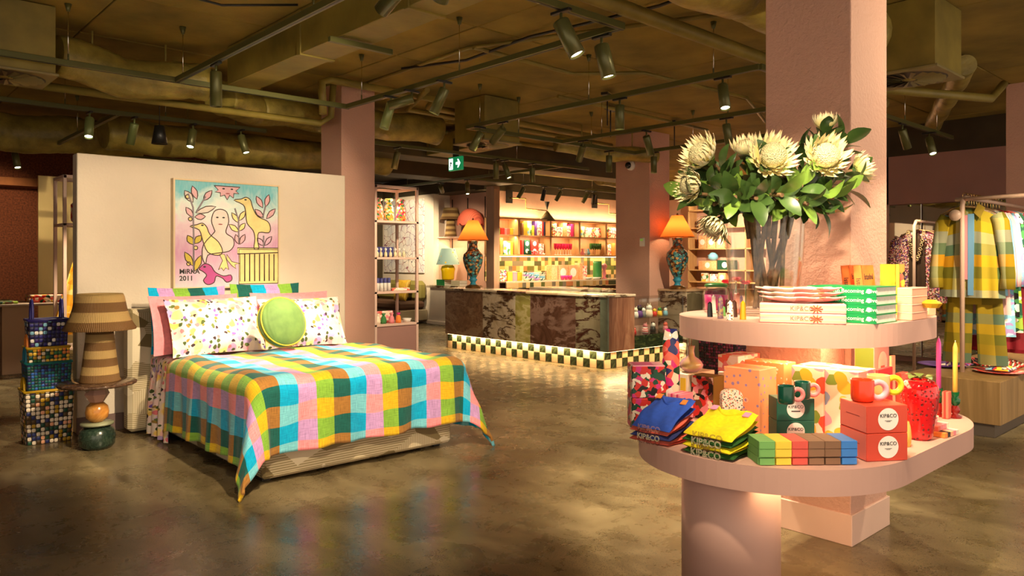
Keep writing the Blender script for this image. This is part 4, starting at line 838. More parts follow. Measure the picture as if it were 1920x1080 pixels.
obj('lamp_shade', MB().grid(scal, 60, 12), stripes('pink_rattan', [rgb(235, 120, 90), rgb(215, 95, 75)], .03, 1), sl); obj('lamp_base', MB().lathe([(0, 0), (.12, 0), (.10, .05), (.05, .15), (.04, .35), (.04, .5)], 20, cap=False), plain(rgb(200, 90, 70), .6), sl)
yl = thing('mushroom_lamp', 'yellow ceramic lamp with pale blue floral shade in the nook', 'lamp', (10.42, hv(840, 10.42), 1.02))
obj('lamp_base', MB().lathe([(0, 0), (.13, 0), (.14, .03), (.15, .18), (.165, .24), (.14, .31), (.05, .34), (0, .34)], 28, cap=False), plain(rgb(245, 205, 20), .2), yl)
obj('lamp_shade', MB().lathe([(.27, .34), (.26, .37), (.16, .70), (.14, .71)], 36, cap=False), (lambda m: m)(cells('blue_floral_shade', V('coral', 'navy', 'yellow'), 11, .7, base=rgb(170, 205, 200), thr=.22)), yl)
bulb((10.42, hv(840, 10.42), 1.30), 6, .05, (1, .8, .45))
def book(name, label, cat, loc, w, d, h, cover, rz=0, grp=None, spine=None, b=.002):
    """a lying closed book: cover boards, spine and page block; spine faces local -y"""
    t = thing(name, label, cat, loc, rz, grp)
    obj('cover', MB().box(-w/2, w/2, -d/2, d/2, 0, .003).box(-w/2, w/2, -d/2, d/2, h-.003, h).box(-w/2, w/2, -d/2, -d/2+.003, .003, h-.003), cover, t)
    obj('page_block', B(-w/2+.003, w/2-.004, -d/2+.003, d/2-.004, .003, h-.003), MT['paper'], t); return t
for k in range(3): book('green_book', 'green book under the yellow lamp, %s of the pile' % ('bottom', 'middle', 'top')[k], 'book', (10.42, hv(833, 10.42), .89+.043*k), .3, .22, .042, plain(rgb(10, 120, 60), .5), R(-90), 'green books in the nook')
for k in range(2): book('pale_book', 'pale book beside the green pile in the nook, %s' % ('below', 'on top')[k], 'book', (10.42, hv(861, 10.42), .89+.06*k), .3, .22, .058, plain(rgb(190, 180, 150), .6), R(-90), 'pale books in the nook')
so = thing('sofa', 'curved green sofa with brown seat behind the display tower', 'sofa', (9.6, 14.25, 0))
obj('plinth', B(0, .78, 0, 1.8, .06, .32, .02), plain((.42, .34, .22), .8), so); obj('seat', B(-.05, .72, .0, 1.8, .32, .52, .06), plain((.10, .045, .022), .7), so); obj('backrest', B(.5, .78, 0, 1.8, .5, .98, .09), plain((.20, .17, .035), .8), so)
pillow('ribbed_cushion', 'mustard ribbed cushion at the near end of the sofa', .5, .5, .2, (9.80, 14.55, .53), 15, stripes('mustard_ribs', [rgb(200, 160, 40), rgb(150, 115, 25)], .03, 0), R(-90), .01, cat='cushion')
def scribble():
    m = NT('line_drawing'); v = m.co(); n = m.noise(v, 3, 2); a = m.n('VectorMath'); a.operation = 'MULTIPLY_ADD'; m.l(n[1], a.inputs[0]); a.inputs[1].default_value = (.25,)*3; m.l(v, a.inputs[2])
    d = m.vor(a.outputs[0], 5.5, 'DISTANCE_TO_EDGE')['Distance']; c = m.ramp(m.noise(v, 1.5, 2)[0], [(.4, rgb(120, 90, 130)), (.55, rgb(150, 60, 50)), (.6, rgb(60, 60, 80))])
    m.col(m.mix(m.math('LESS_THAN', d, .022), m.ramp(m.noise(v, 2, 3)[0], [(.35, rgb(195, 195, 200)), (.65, rgb(235, 225, 215))]), c)).set(rough=.7); return m.m
bp_ = thing('large_painting', 'tall pale painting of thin coloured line drawing behind the sofa', 'painting', (10.36, 14.4, 1.16)); obj('canvas', B(0, .035, 0, 1.68, 0, 1.75, .003), scribble(), bp_)
# ---------------------------------------------------------------- oak shelves on the back wall
SU0, SU1, SVF = 10.36, 14.95, 11.85
sh = thing('oak_shelving', 'wall of oak cubbies with merchandise on the pink back wall', 'shelf', (SU0, SVF, 0)); OK = MT['pinewood']
for z, h in ((2.35, .03), (1.985, .03), (1.555, .035)): obj('board', B(0, SU1-SU0, 0, .34, z-.01, z-.01+h, .002), OK, sh)
for u in (10.40, 11.05, 12.02, 12.98, 13.93, 14.93): obj('divider', B(u-SU0-.03, u-SU0+.03, .0, .34, 1.59, 2.34, .002), OK, sh)
obj('back_board', B(0, SU1-SU0, .32, .345, 1.58, 2.34), wood('warm_back', (.36, .17, .075), (.44, .22, .10)), sh)
obj('led_strip', B(.1, 4.5, .25, .265, 2.376, 2.386), LED, sh); obj('led_strip', B(.1, 4.5, .22, .235, 1.536, 1.545), LED, sh)
area((12.6, 12.1, 2.40), 4.4, .08, 30, (R(180), 0, 0), (1, .74, .36)); area((12.6, 12.0, 1.53), 4.4, .08, 22, (0, 0, 0), (1, .74, .36))
for u in (10.7, 11.5, 12.5, 13.45, 14.4): area((u, 11.92, 2.335), .7, .05, 4.5, (R(15), 0, 0), (1, .76, .42)); area((u, 11.92, 1.965), .7, .05, 4.5, (R(15), 0, 0), (1, .76, .42))
def mosaic():
    m = NT('mixed_tiles'); v = m.co('Object', (9, 9, 9)); fl = m.n('VectorMath'); fl.operation = 'FLOOR'; m.l(v, fl.inputs[0]); x, y, z = m.sep(fl.outputs[0]); cb = m.n('CombineXYZ'); m.l(x, cb.inputs[0]); m.l(z, cb.inputs[1])
    w = m.n('TexWhiteNoise'); w.noise_dimensions = '2D'; m.l(cb.outputs[0], w.inputs['Vector'])
    m.col(m.ramp(w.outputs[0], [(0, (.50, .30, .10)), (.2, (.05, .06, .025)), (.36, (.55, .38, .18)), (.5, (.42, .14, .05)), (.62, (.16, .13, .09)), (.74, (.58, .42, .22)), (.87, (.10, .11, .03))], 'CONSTANT')).set(rough=.25); return m.m
bn = thing('tiled_bench', 'tiled back bench and splashback below the oak shelves', 'bench', (SU0, 11.5, 0))
obj('splashback', B(0, 5.3, .66, .695, 1.021, 1.54), mosaic(), bn); obj('bench_top', B(0, 5.3, 0, .66, .99, 1.02, .002), TOPS[1], bn); obj('tiled_edge', B(0, 5.3, -.012, .02, .87, .99, .002), mosaic(), bn)
for k in range(6): obj('cupboard', B(.02+.88*k, .88+.88*k, .1, .6, .06, .86, .004), plain((.10, .03, .02), .6), bn)
DOTC = {}
def circle_box(name, label, loc, w, d, h, mat, n=1, rz=0, disc=None, grp=None, cat='box', face='y'):
    t = thing(name, label, cat, loc, rz, grp); obj('carton', B(-w/2, w/2, -d/2, d/2, 0, h, .002), mat, t)
    for k in range(n):
        x = 0 if n == 1 or h > w else (k-(n-1)/2)*w/n; z = h/2 if n == 1 or h <= w else h*(k+.5)/n; r = min(w/(n if h <= w else 1), h/(n if h > w else 1))*.32
        m = MB().add([(x+r*math.cos(i*math.pi/10), -d/2-.0012, z+r*math.sin(i*math.pi/10)) for i in range(20)], [list(range(20))]); obj('round_label', m, disc or MT['white_ink'], t)
    return t
FLO = cells('bright_floral_box', V('red', 'pink', 'cream', 'magenta', 'yellow', 'white', 'green'), 34, .6, dist=.03); LEAFY = cells('leafy_box', V('green', 'cream', 'yellow', 'sky', 'orange', 'cream'), 16, .6, dist=.05)
PEACH = cells('peach_box', [rgb(250, 165, 110), rgb(248, 185, 140)], 60, .6); CREAMF = cells('cream_floral_box', V('cream', 'pink', 'cream', 'coral', 'white'), 30, .6, dist=.03)
MM = dict(flo=FLO, leaf=LEAFY, peach=PEACH, crf=CREAMF)
def pm(c): return MM[c] if c in MM else P_(c)
def bx(px0, px1, ytop, z, c, label, kind='box', v=11.98, d=.16, n=0):
    u0, u1 = hu(px0, v), hu(px1, v); h = max(.05, hz((u0+u1)/2, v, ytop)-z); w = u1-u0-.004
    if n: return circle_box('gift_box', label, ((u0+u1)/2, v+d/2, z), w, d, h, pm(c), n)
    if kind == 'book':
        t = thing('shelf_book', label, 'book', ((u0+u1)/2, v+d/2, z)); obj('cover', B(-w/2, w/2, -d/2, d/2, 0, h, .003), pm(c), t); obj('page_block', B(-w/2+.004, w/2-.004, -d/2+.004, d/2-.003, h-.002, h+.0015), MT['paper'], t); return t
    t = thing('gift_box', label, 'box', ((u0+u1)/2, v+d/2, z)); obj('carton', B(-w/2, w/2, -d/2, d/2, 0, h-.02, .003), pm(c), t); obj('lid', B(-w/2-.002, w/2+.002, -d/2-.002, d/2+.002, h-.03, h, .003), pm(c), t); return t
ZT, ZL, ZB = 2.006, 1.581, 1.021
for a in ((930, 938, 428, ZT, 'lime', 'small lime box in the top left cubby'), (939, 946, 427, ZT, 'red', 'small red box in the top left cubby'), (946.5, 951, 428, ZT, 'pink', 'small pink box in the top left cubby'), (951.5, 956, 428, ZT, 'coral', 'small coral box in the top left cubby'), (956.5, 963, 428, ZT, 'yellow', 'small yellow box in the top left cubby'), (963.4, 965.2, 428, ZT, 'sky', 'small grey blue box in the top left cubby')): bx(*a)
for a in ((979, 982, 418, ZT, 'brown', 'brown book at the start of the second top cubby'), (982, 989, 415, ZT, 'mustard', 'mustard book in the second top cubby'), (989, 997, 415, ZT, 'leaf', 'leafy covered book in the second top cubby'), (997.5, 1002, 423, ZT, 'yellow', 'short yellow book in the second top cubby'), (1003.5, 1007, 415, ZT, 'purple', 'purple book in the second top cubby'), (1007.2, 1016.5, 415, ZT, 'crf', 'white dotted book in the second top cubby'), (1016.7, 1019.5, 416, ZT, 'red', 'red book in the second top cubby'), (1019.7, 1022.3, 416, ZT, 'navy', 'navy book at the end of the second top cubby')): bx(*a, kind='book')
for a in ((1037, 1044, 419, ZT, 'flo', 'tall floral box left in the third top cubby'), (1044.5, 1055, 426, ZT, 'crf', 'low pale box in the third top cubby'), (1056, 1063, 418, ZT, 'peach', 'peach box in the third top cubby'), (1064, 1070, 424, ZT, 'crf', 'small pale box in the third top cubby'), (1070.5, 1076, 420, ZT, 'magenta', 'magenta box right in the third top cubby'), (1090, 1096, 425, ZT, 'leaf', 'green leafy box in the fourth top cubby'), (1142, 1148, 427, ZT, 'flo', 'floral box in the fifth top cubby'), (1149, 1155, 427, ZT, 'crf', 'pale box in the fifth top cubby')): bx(*a)
bx(1098, 1110, 427, ZT, 'crf', 'pale box with round label in the fourth top cubby', n=1); bx(1113, 1126, 427, ZT, 'flo', 'pink floral box with round label in the fourth top cubby', n=1)
for a in ((929, 937, 456, ZL, 'crf', 'white floral box low in the first cubby'), (938, 943, 446, ZL, 'orange', 'slim orange box low in the first cubby'), (944, 957, 452, ZL, 'leaf', 'wide leaf patterned box low in the first cubby'), (957.4, 962, 453, ZL, 'yellow', 'yellow and orange box low in the first cubby'), (978, 982, 450, ZL, 'red', 'slim dark red box low in the second cubby'), (1011, 1020, 457, ZL, 'crf', 'pale box low in the second cubby'), (1140, 1146, 458, ZL, 'crf', 'white box low in the fifth cubby'), (1148, 1153, 456, ZL, 'orange', 'orange box low in the fifth cubby')): bx(*a)
bx(983, 994, 450, ZL, 'dkgreen', 'tall green box with two white round labels', n=2); bx(996, 1009, 450, ZL, 'red', 'tall red box with two white round labels', n=2)
MUGM = {}
def goblet(label, px, z, col, grp, v=11.93, h=.26):
    t = thing('goblet', label, 'goblet', (hu(px, v), v, z), 0, grp); k = h/.26
    obj('foot', MB().lathe([(0, 0), (.035*k, 0), (.03*k, .008), (.006, .012), (.006, .11*k), (.012, .12*k)], 12, cap=False), col[1], t)
    obj('bowl', MB().lathe([(.008, .12*k), (.030*k, .15*k), (.034*k, .2*k), (.031*k, h)], 14, cap=False), col[0], t)
PG = (plain(rgb(225, 40, 90), .1), plain(rgb(245, 225, 210), .1)); GG = (plain(rgb(60, 100, 40), .1), plain(rgb(200, 170, 90), .1))
for k, px in enumerate((1041, 1046, 1051, 1056, 1061, 1066, 1070)): goblet('pink glass goblet on a pale stem in the third low cubby', px, ZL, PG, 'pink goblets')
for k, px in enumerate((1108, 1112.5, 1117, 1121, 1125)): goblet('green glass goblet in the fourth low cubby', px, ZL, GG, 'green goblets', h=.28)
def mug(label, loc, body, handle, r=.042, h=.08, rz=0, grp=None, hr=.03):
    t = thing('mug', label, 'mug', loc, rz, grp)
    obj('cup', MB().lathe([(0, 0), (r*.85, 0), (r*.97, .006), (r, .02), (r, h-.003), (r*.98, h), (r*.92, h-.003), (r*.9, .01), (0, .008)], 28, cap=False), body, t)
    obj('handle', MB().tube([(r*.9+hr*.75+hr*math.cos(a), 0, h*.5+hr*math.sin(a)) for a in [math.pi*(-.80+1.6*k/14) for k in range(15)]], .0115*r/.042, 10), handle, t); return t
for px, c, n in ((993, 'dkgreen', 'green'), (1000, 'red', 'red'), (1008, 'coral', 'coral')): mug('small %s mug before the boxes in the second low cubby' % n, (hu(px, 11.9), 11.9, ZL), P_(c, .2), P_('pink', .2), .045, .09, R(-60))
for px, c, n in ((1013, 'sky', 'pale blue'), (1019, 'white', 'white')): tag(obj('small_dish', MB().lathe([(0, 0), (.025, 0), (.045, .03), (.042, .032), (.025, .008), (0, .008)], 16, cap=False), P_(c, .2), None, (hu(px, 11.9), 11.9, ZL)), 'small %s dish in the second low cubby' % n, 'dish')
for px, c, n in ((1092, 'pink', 'pink'), (1098, 'white', 'white'), (1103, 'sky', 'blue')): tag(obj('bud_vase', MB().lathe([(0, 0), (.04, 0), (.05, .05), (.02, .1), (.03, .15)], 14, cap=False), P_(c, .2), None, (hu(px, 11.92), 11.92, ZL)), 'small %s bud vase in the fourth low cubby' % n, 'vase')
for a in ((929, 935, 503, ZB, 'red', 'red box at the left end of the tiled bench'), (936, 950, 506, ZB, 'flo', 'pink floral box at the left end of the tiled bench'), (952, 961, 510, ZB, 'yellow', 'yellow box on the tiled bench'), (961.3, 970, 510, ZB, 'pink', 'pink box on the tiled bench beside the yellow one'), (970.3, 979, 510, ZB, 'mustard', 'mustard box on the tiled bench before the bowls'), (1034, 1046, 497, ZB, 'peach', 'tall orange box in the middle of the tiled bench'), (1087, 1093, 493, ZB, 'peach', 'slim peach box right on the tiled bench'), (1094, 1101, 498, ZB, 'crf', 'pale box right on the tiled bench')): bx(*a, v=11.75)
bx(1047, 1065, 497, ZB, 'peach', 'peach box with round label left on the tiled bench', n=1, v=11.75); bx(1066, 1084, 497, ZB, 'peach', 'peach box with round label right on the tiled bench', n=1, v=11.75)
BW = [P_('cream', .25), stripes('bowl_green', V('dkgreen', 'cream'), .05, 0), P_('lilac', .25), stripes('bowl_teal', V('teal', 'white'), .05, 0), P_('sky', .25)]
for c, px in enumerate((986, 995.5, 1006, 1016.5)):
    for k in range(4): tag(obj('bowl', MB().lathe([(0, 0), (.04, 0), (.076, .05), (.072, .052), (.04, .012), (0, .012)], 18, cap=False), BW[(k+c) % 5], None, (hu(px, 11.68), 11.68, ZB+.04*k)), 'patterned bowl, %s of the %s bowl stack on the tiled bench' % (('bottom', 'second', 'third', 'top')[k], ('first', 'second', 'third', 'last')[c]), 'bowl', 'stacked bowls on the tiled bench')
for k, px in enumerate((1055, 1062, 1069)): tag(obj('magenta_bowl', MB().lathe([(0, 0), (.03, 0), (.045, .05), (.05, .10), (.047, .10), (.035, .04), (0, .02)], 18, cap=False), P_('magenta', .2), None, (hu(px, 11.6), 11.6, ZB)), 'magenta bowl before the peach boxes, %s of three' % ('left', 'middle', 'right')[k], 'bowl', 'magenta bowls')
tag(obj('green_vase', MB().lathe([(0, 0), (.09, 0), (.11, .05), (.105, .36), (.11, .42), (.1, .42), (.09, .05), (0, .02)], 20, cap=False), P_('green', .2), None, (hu(1120, 11.75), 11.75, ZB)), 'tall green vase on the right of the tiled bench', 'vase')
tag(obj('pink_candelabra', MB().lathe([(0, 0), (.07, 0), (.03, .05), (.05, .12), (.03, .2), (.08, .3), (.03, .36), (.0, .37)], 14, cap=False), P_('pink', .25), None, (hu(1133, 11.7), 11.7, ZB)), 'pink wavy candle stand right of the green vase', 'candle holder')
for k, px in enumerate((1104, 1119)): tag(obj('white_shell_dish', MB().lathe([(0, 0), (.05, 0), (.09, .04), (.085, .043), (0, .02)], 14, cap=False, sx=1.3), MT['white'], None, (hu(px, 11.58), 11.58, ZB)), 'white shell dish on the tiled bench, %s of two' % ('left', 'right')[k], 'dish')
# wall sconces
def sconce(label, u, z, dirx=1):
    t = thing('wall_sconce', label, 'wall lamp', (u, 12.2, z)); D = MT['black']
    obj('backplate', B(-.09, .09, -.03, 0, -.15, .15, .004), D, t)
    obj('arm', MB().tube([(0, -.03, -.04), (0, -.16, -.04), (.34, -.18, -.04), (.34, -.18, -.26), (.95, -.22, -.28)], .012, 8), MT['brass'], t)
    obj('upper_cone', MB().lathe([(.06, .0), (.0, -.2)], 18, (.97, -.22, -.08), cap=False), D, t)
    obj('lower_cone', MB().lathe([(.012, .0), (.20, -.24), (.19, -.24)], 24, (.97, -.22, -.28), cap=False), plain((.14, .12, .05), .4), t)
sconce('black and brass swing arm sconce left above the oak shelves', hu(954, 12.2), 2.86); sconce('black and brass swing arm sconce half hidden by the counter pillar', hu(1114, 12.2), 2.88)
# ---------------------------------------------------------------- far right shelves
rs = thing('box_shelving', 'wall shelves of peach gift boxes behind the bouquet', 'shelf', (15.35, 7.4, 0)); RU = 15.35
for z in (.96, 1.24, 1.74, 2.24, 2.66): obj('board', B(0, .34, 0, 3.1, z-.03, z, .002), OK, rs)
for y in (0, 1.55, 3.07): obj('upright', B(0, .34, y, y+.03, 0, 2.9, .002), OK, rs)
area((15.3, 8.9, 2.9), .1, 2.8, 18, (0, R(20), 0), (1, .76, .42))
def rb(px0, px1, ytop, z, c, label, n=1):
    u = RU+.03; v1, v0 = hv(px0, u), hv(px1, u); h = hz(u, (v0+v1)/2, ytop)-z
    circle_box('gift_box', label, (u+.13, (v0+v1)/2, z+.001), v1-v0-.006, .24, max(.06, h), pm(c), n, R(-90))
for a in ((1309, 1327, 410, 2.24, 'peach', 'peach box on the second shelf left of the bouquet'), (1328, 1346, 410, 2.24, 'peach', 'peach box on the second shelf nearer the bouquet'), (1309, 1324, 442, 1.74, 'peach', 'left peach box on the middle shelf'), (1325, 1341, 442, 1.74, 'peach', 'central peach box on the middle shelf'), (1342, 1358, 442, 1.74, 'peach', 'right peach box on the middle shelf'), (1309, 1343, 489, 1.24, 'peach', 'wide flat peach box with round label on the low shelf'), (1344, 1372, 488, 1.24, 'dkgreen', 'flat dark green box with round label on the low shelf'), (1316, 1326, 372, 2.66, 'magenta', 'magenta box high on the far right shelves'), (1327, 1340, 376, 2.66, 'red', 'red box high on the far right shelves'), (1314, 1326, 512, .96, 'leaf', 'green pattern box on the lowest shelf'), (1330, 1343, 514, .96, 'crf', 'black and white box on the lowest shelf'), (1346, 1360, 512, .96, 'peach', 'peach box on the lowest shelf')): rb(*a)
tag(obj('blue_teapot', MB().lathe([(0, 0), (.06, 0), (.12, .06), (.11, .13), (.05, .19), (0, .2)], 18, cap=False).tube([(.1, 0, .06), (.2, 0, .13)], .015, 8), P_('sky', .2), None, (RU+.16, hv(1330, RU), hz(RU+.03, hv(1326, RU), 489)+.003), 1.2), 'blue teapot standing on the wide peach box', 'teapot')
# items on the tall pink tower
def tw(px, z, y=.12): return (hu(px, TV+y), TV+y, z+.001)
for k, (px, c1, c2) in enumerate(((709, 'pink', 'coral'), (729, 'yellow', 'cream'), (752, 'red', 'magenta'))):
    t = thing('wrapped_bottle', 'floral cloth wrapped bottle on the top tower shelf, %s' % ('left', 'middle', 'right')[k], 'bottle', tw(px, 1.96, .2)); pf = cells('wrap_print%d' % k, V(c1, c2, 'green', 'cream', 'orange'), 40, .8)
    obj('wrapped_body', MB().lathe([(0, 0), (.062, 0), (.07, .06), (.055, .18), (.03, .24), (.045, .29), (.0, .27)], 14, cap=False), pf, t)
    obj('knot', MB().tube([(-.05, 0, .27), (0, 0, .235), (.05, 0, .28)], .018, 6), pf, t)
NV = plain(rgb(65, 65, 130), .5); tag(obj('navy_gift_set', B(0, .40, 0, .08, 0, .13, .003), NV, None, (TU+.04, TV+.25, 1.501)), 'row of navy boxes standing on the second tower shelf', 'box')
for k, px in enumerate((707, 714, 723, 732, 741, 749, 757)):
    t = thing('perfume_bottle', 'small clear perfume bottle with pale stopper on the second tower shelf', 'bottle', tw(px, 1.5, .10), 0, 'perfume bottles on the tower'); obj('flask', MB().lathe([(0, 0), (.018, 0), (.022, .02), (.02, .055), (.008, .065), (.008, .08)], 10, cap=False), plain((.75, .65, .42), .1), t); obj('stopper', MB().lathe([(.008, .08), (.02, .1), (0, .12)], 8, cap=False), MT['white'], t)
for k, px in enumerate((708, 715, 722, 729)):
    t = thing('pump_bottle', 'navy capped white bottle on the third tower shelf', 'bottle', tw(px, 1.07, .1), 0, 'navy capped bottles'); obj('flask', MB().lathe([(0, 0), (.024, 0), (.024, .1), (.02, .105)], 12, cap=False), MT['white'], t); obj('cap', MB().lathe([(.022, .1), (.022, .165), (0, .166)], 12, cap=False), NV, t)
tag(obj('soap_tray', B(0, .27, 0, .1, 0, .035, .004), CREAMF, None, (hu(734, TV+.1), TV+.08, 1.071)), 'low cream tray right of the navy capped bottles', 'tray')
for k, (px, c, n) in enumerate(((708, 'cream', 'clear'), (719, 'green', 'emerald'), (734, 'pink', 'rose'), (747, 'orange', 'amber'))):
    t = thing('glass_bottle', '%s glass bottle with ruffled neck on the lowest tower shelf' % n, 'bottle', tw(px, .66, .08)); obj('flask', MB().lathe([(0, 0), (.035, 0), (.04, .03), (.03, .08), (.014, .1)], 14, cap=False), P_(c, .1), t); obj('ruffle', MB().lathe([(.014, .1), (.03, .13), (.0, .12)], 9, cap=False), P_('magenta' if c == 'orange' else c, .2), t)
tag(obj('card_row', B(0, .36, 0, .03, 0, .15, .002), CREAMF, None, (TU+.04, TV+.2, .661)), 'row of cream cards behind the glass bottles', 'card'); tag(obj('white_dish', MB().lathe([(0, 0), (.04, 0), (.06, .05), (.055, .05), (0, .015)], 10, cap=False), MT['white'], None, tw(763, .66, .1)), 'small white pleated dish on the lowest tower shelf', 'dish')
# ---------------------------------------------------------------- two tier pink display table
def race(u0, u1, vc, r, n=40):
    o = [(u0+r*math.cos(math.pi/2+math.pi*k/n), vc+r*math.sin(math.pi/2+math.pi*k/n)) for k in range(n+1)]
    ve = 1.655; a1 = math.asin((ve-vc)/r)
    o += [(u1+r*math.cos(-math.pi/2+(a1+math.pi/2)*k/n), vc+r*math.sin(-math.pi/2+(a1+math.pi/2)*k/n)) for k in range(n+1)]
    return o+[(3.858, ve), (3.858, vc+r)]
LZ, UZ = .7212, 1.2012     # just above the two table tops
dt = thing('display_table', 'two tier pink racetrack display table wrapped around the large pillar', 'table', (2.66, 1.62, 0))
def loc_(o): return [(a-2.66, b-1.62) for a, b in o]
obj('lower_top', MB().prism(loc_(race(2.97, 3.66, 1.62, .55)), .625, .72, False), MT['pink_flat'], dt)
obj('upper_top', MB().prism(loc_(race(3.33, 3.66, 1.72, .50)), 1.105, 1.20, False), MT['pink_flat'], dt)
obj('drum_leg', MB().lathe([(.19, .17), (.19, .625)], 56), MT['pink_flat'], dt); obj('drum_skirting', MB().lathe([(0, 0), (.196, 0), (.196, .17), (.19, .173)], 56, cap=False), MT['pink_frame'], dt)
obj('tier_support', B(3.60-2.66, 3.855-2.66, 1.69-1.62, 2.1-1.62, .72, 1.105, .003), MT['pink_wall'], dt)
area((3.0, 1.62, .618), .9, .5, 7, (0, 0, 0), (1, .62, .3)); area((3.35, 1.5, 1.098), .7, .35, 6, (0, 0, 0), (1, .62, .3))
obj('led_strip', B(.0, .9, -.3, -.285, .621, .6245), LED, dt); obj('led_strip', B(.5, 1.1, -.3, -.285, 1.1005, 1.1045), LED, dt)
FX, FV = (R(90), 0, R(-90)), (R(90), 0, 0)     # lettering on a face turned to -u, to -v
CAMR = -math.atan2(K, S)
def gbox(cpx, cy, lpx, rpx, ytop, z):
    """grid aligned box from its near corner column/row, its left and right columns and its top row"""
    u, v = gp(cpx, cy, z); return u, v, hu(rpx, v)-u, hv(lpx, u)-v, hz(u, v, ytop)-z
def rbox(cpx, cy, lpx, rpx, ytop, z, ang):
    """the same for a box turned by ang: its right face runs along ang, its left face away at ang + 90"""
    u, v = gp(cpx, cy, z)
    def run(px, a):
        t = (px-CX)/F; ex, ey = math.cos(a), math.sin(a); return (t*(u*K+v*S)-(u*S-v*K))/((ex*S-ey*K)-t*(ex*K+ey*S))
    return u, v, run(rpx, ang), run(lpx, ang+math.pi/2), hz(u, v, ytop)-z
def carton(name, label, g, z, mat, side=None, cat='box', stack=1, which=None, grp=None, lid=None, rz=0):
    u, v, w, d, h = g; res = []
    for k in range(stack):
        hh = h/stack; t = thing(name, label if stack == 1 else label % which[k], cat, (u, v, z+hh*k), rz, grp)
        obj('carton', B(0, w, 0, d, 0, hh-.001, .002), mat, t)
        if side: obj('left_face', B(-.0008, .001, .003, d-.003, .003, hh-.004), side, t)
        if lid: obj('lid', B(-.001, w+.001, -.001, d+.001, hh*.8, hh, .002), lid, t)
        res.append(t)
    return res
def disc(parent, c, r, ax, mat=None):
    n = 28; pts = [(c[0]+r*math.cos(2*math.pi*i/n), c[1], c[2]+r*math.sin(2*math.pi*i/n)) if ax == 'v' else (c[0], c[1]-r*math.cos(2*math.pi*i/n), c[2]+r*math.sin(2*math.pi*i/n)) for i in range(n)]
    return obj('round_label', MB().add(pts, [list(range(n))]), mat or plain(rgb(248, 235, 228), .6), parent)
# mug boxes
RED = plain(rgb(208, 68, 45), .5); PKS = plain(rgb(230, 115, 100), .55); SMALL = plain(rgb(160, 50, 50), .6)
RB = rbox(1625, 866, 1575, 1702, 761, LZ, R(-34))
for k, t in enumerate(carton('mug_box', 'red mug carton with round label, %s of the pair', RB, LZ, RED, PKS, stack=2, which=('lower', 'upper'), grp='red mug cartons', rz=R(-34))):
    u, v, w, d, h = RB; h /= 2
    disc(t, (w*.52, -.0012, h*.5), h*.40, 'v'); text('brand_lettering', 'KIP&CO', .019, MT['ink'], t, (w*.52, -.0016, h*.62), FV); obj('small_print', MB().box(w*.52-.014, w*.52+.014, -.0018, -.0013, h*.44, h*.455).box(w*.52-.008, w*.52+.008, -.0018, -.0013, h*.405, h*.42), MT['ink'], t); obj('side_print', B(-.0014, -.0009, d*.25, d*.75, h*.54, h*.56), SMALL, t)
DKG = plain(rgb(20, 88, 70), .5)
u, v = gp(1492, 831, LZ); Zc = u*K+v*S; wb = 71*Zc/F
for k in range(2):
    hb = 42*Zc/F; t = thing('mug_box', 'dark green mug carton with round label, %s of the pair' % ('lower', 'upper')[k], 'box', (u, v, LZ+hb*k), CAMR, 'green mug cartons')
    obj('carton', B(-wb/2, wb/2, 0, .1, 0, hb-.001, .002), DKG, t); disc(t, (0, -.0012, hb*.52), hb*.40, 'v'); text('brand_lettering', 'KIP&CO', .0175, MT['ink'], t, (0, -.0016, hb*.62), FV); obj('small_print', B(-.018, .018, -.0018, -.0013, hb*.40, hb*.45), MT['ink'], t)
zg = LZ+hb*2
for k, px in enumerate((1474, 1504)): mug('dark green mug with pink handle on the green cartons, %s' % ('left one', 'right one')[k], (*gp(px, 757-k*9, zg), zg+.001), plain(rgb(15, 75, 60), .12), plain(rgb(235, 140, 140), .25), .032, .07, CAMR, hr=.021)
zr = LZ+RB[4]
mug('glossy red mug with lilac handle on the red cartons', (*gp(1617, 752, zr), zr+.001), plain(rgb(220, 62, 30), .12), plain(rgb(215, 165, 180), .3), .0415, .082, CAMR)
mug('peach mug with yellow handle behind the red mug', (*gp(1647, 742, zr), zr+.001), plain(rgb(245, 175, 110), .15), plain(rgb(232, 205, 40), .25), .0415, .082, CAMR)
# big patterned boxes
def dots(name, base, dot, sc):
    m = NT(name); o = m.vor(m.co('Object', (1, 1, 1)), sc, 'F1', .55); m.col(m.mix(m.math('LESS_THAN', o['Distance'], .24), base, dot)).set(rough=.6); return m.m
POL = dots('polka_peach', rgb(246, 160, 110), rgb(165, 125, 175), 34); POL2 = dots('polka_white', rgb(248, 165, 105), rgb(250, 235, 215), 40)
t = carton('polka_box', 'tall peach box with lilac polka dots', gbox(1424, 822, 1357, 1456, 694, LZ), LZ, POL)[0]; text('brand_lettering', 'KIP&CO', .028, plain(rgb(245, 200, 170), .6), t, (-.0012, .10, .15), FX)
carton('polka_box', 'tall peach box with white polka dots behind the lilac dotted one', gbox(1470, 800, 1396, 1492, 682, LZ), LZ, POL2)
def shapes():
    m = NT('organic_shapes'); v = m.co(); nz = m.noise(v, 9, 2); a = m.n('VectorMath'); a.operation = 'MULTIPLY_ADD'; m.l(nz[1], a.inputs[0]); a.inputs[1].default_value = (.05,)*3; m.l(v, a.inputs[2]); o = m.vor(a.outputs[0], 15, 'F1', .9)
    c = m.ramp(m.sep(o['Color'])[0], [(0, rgb(110, 140, 55)), (.2, rgb(230, 150, 170)), (.36, rgb(215, 165, 45)), (.52, rgb(225, 75, 50)), (.66, rgb(135, 165, 210)), (.78, rgb(120, 145, 60)), (.9, rgb(240, 185, 70))], 'CONSTANT')
    m.col(m.mix(m.math('LESS_THAN', o['Distance'], .50), rgb(247, 205, 185), c)).set(rough=.55); return m.m
SHP = shapes()
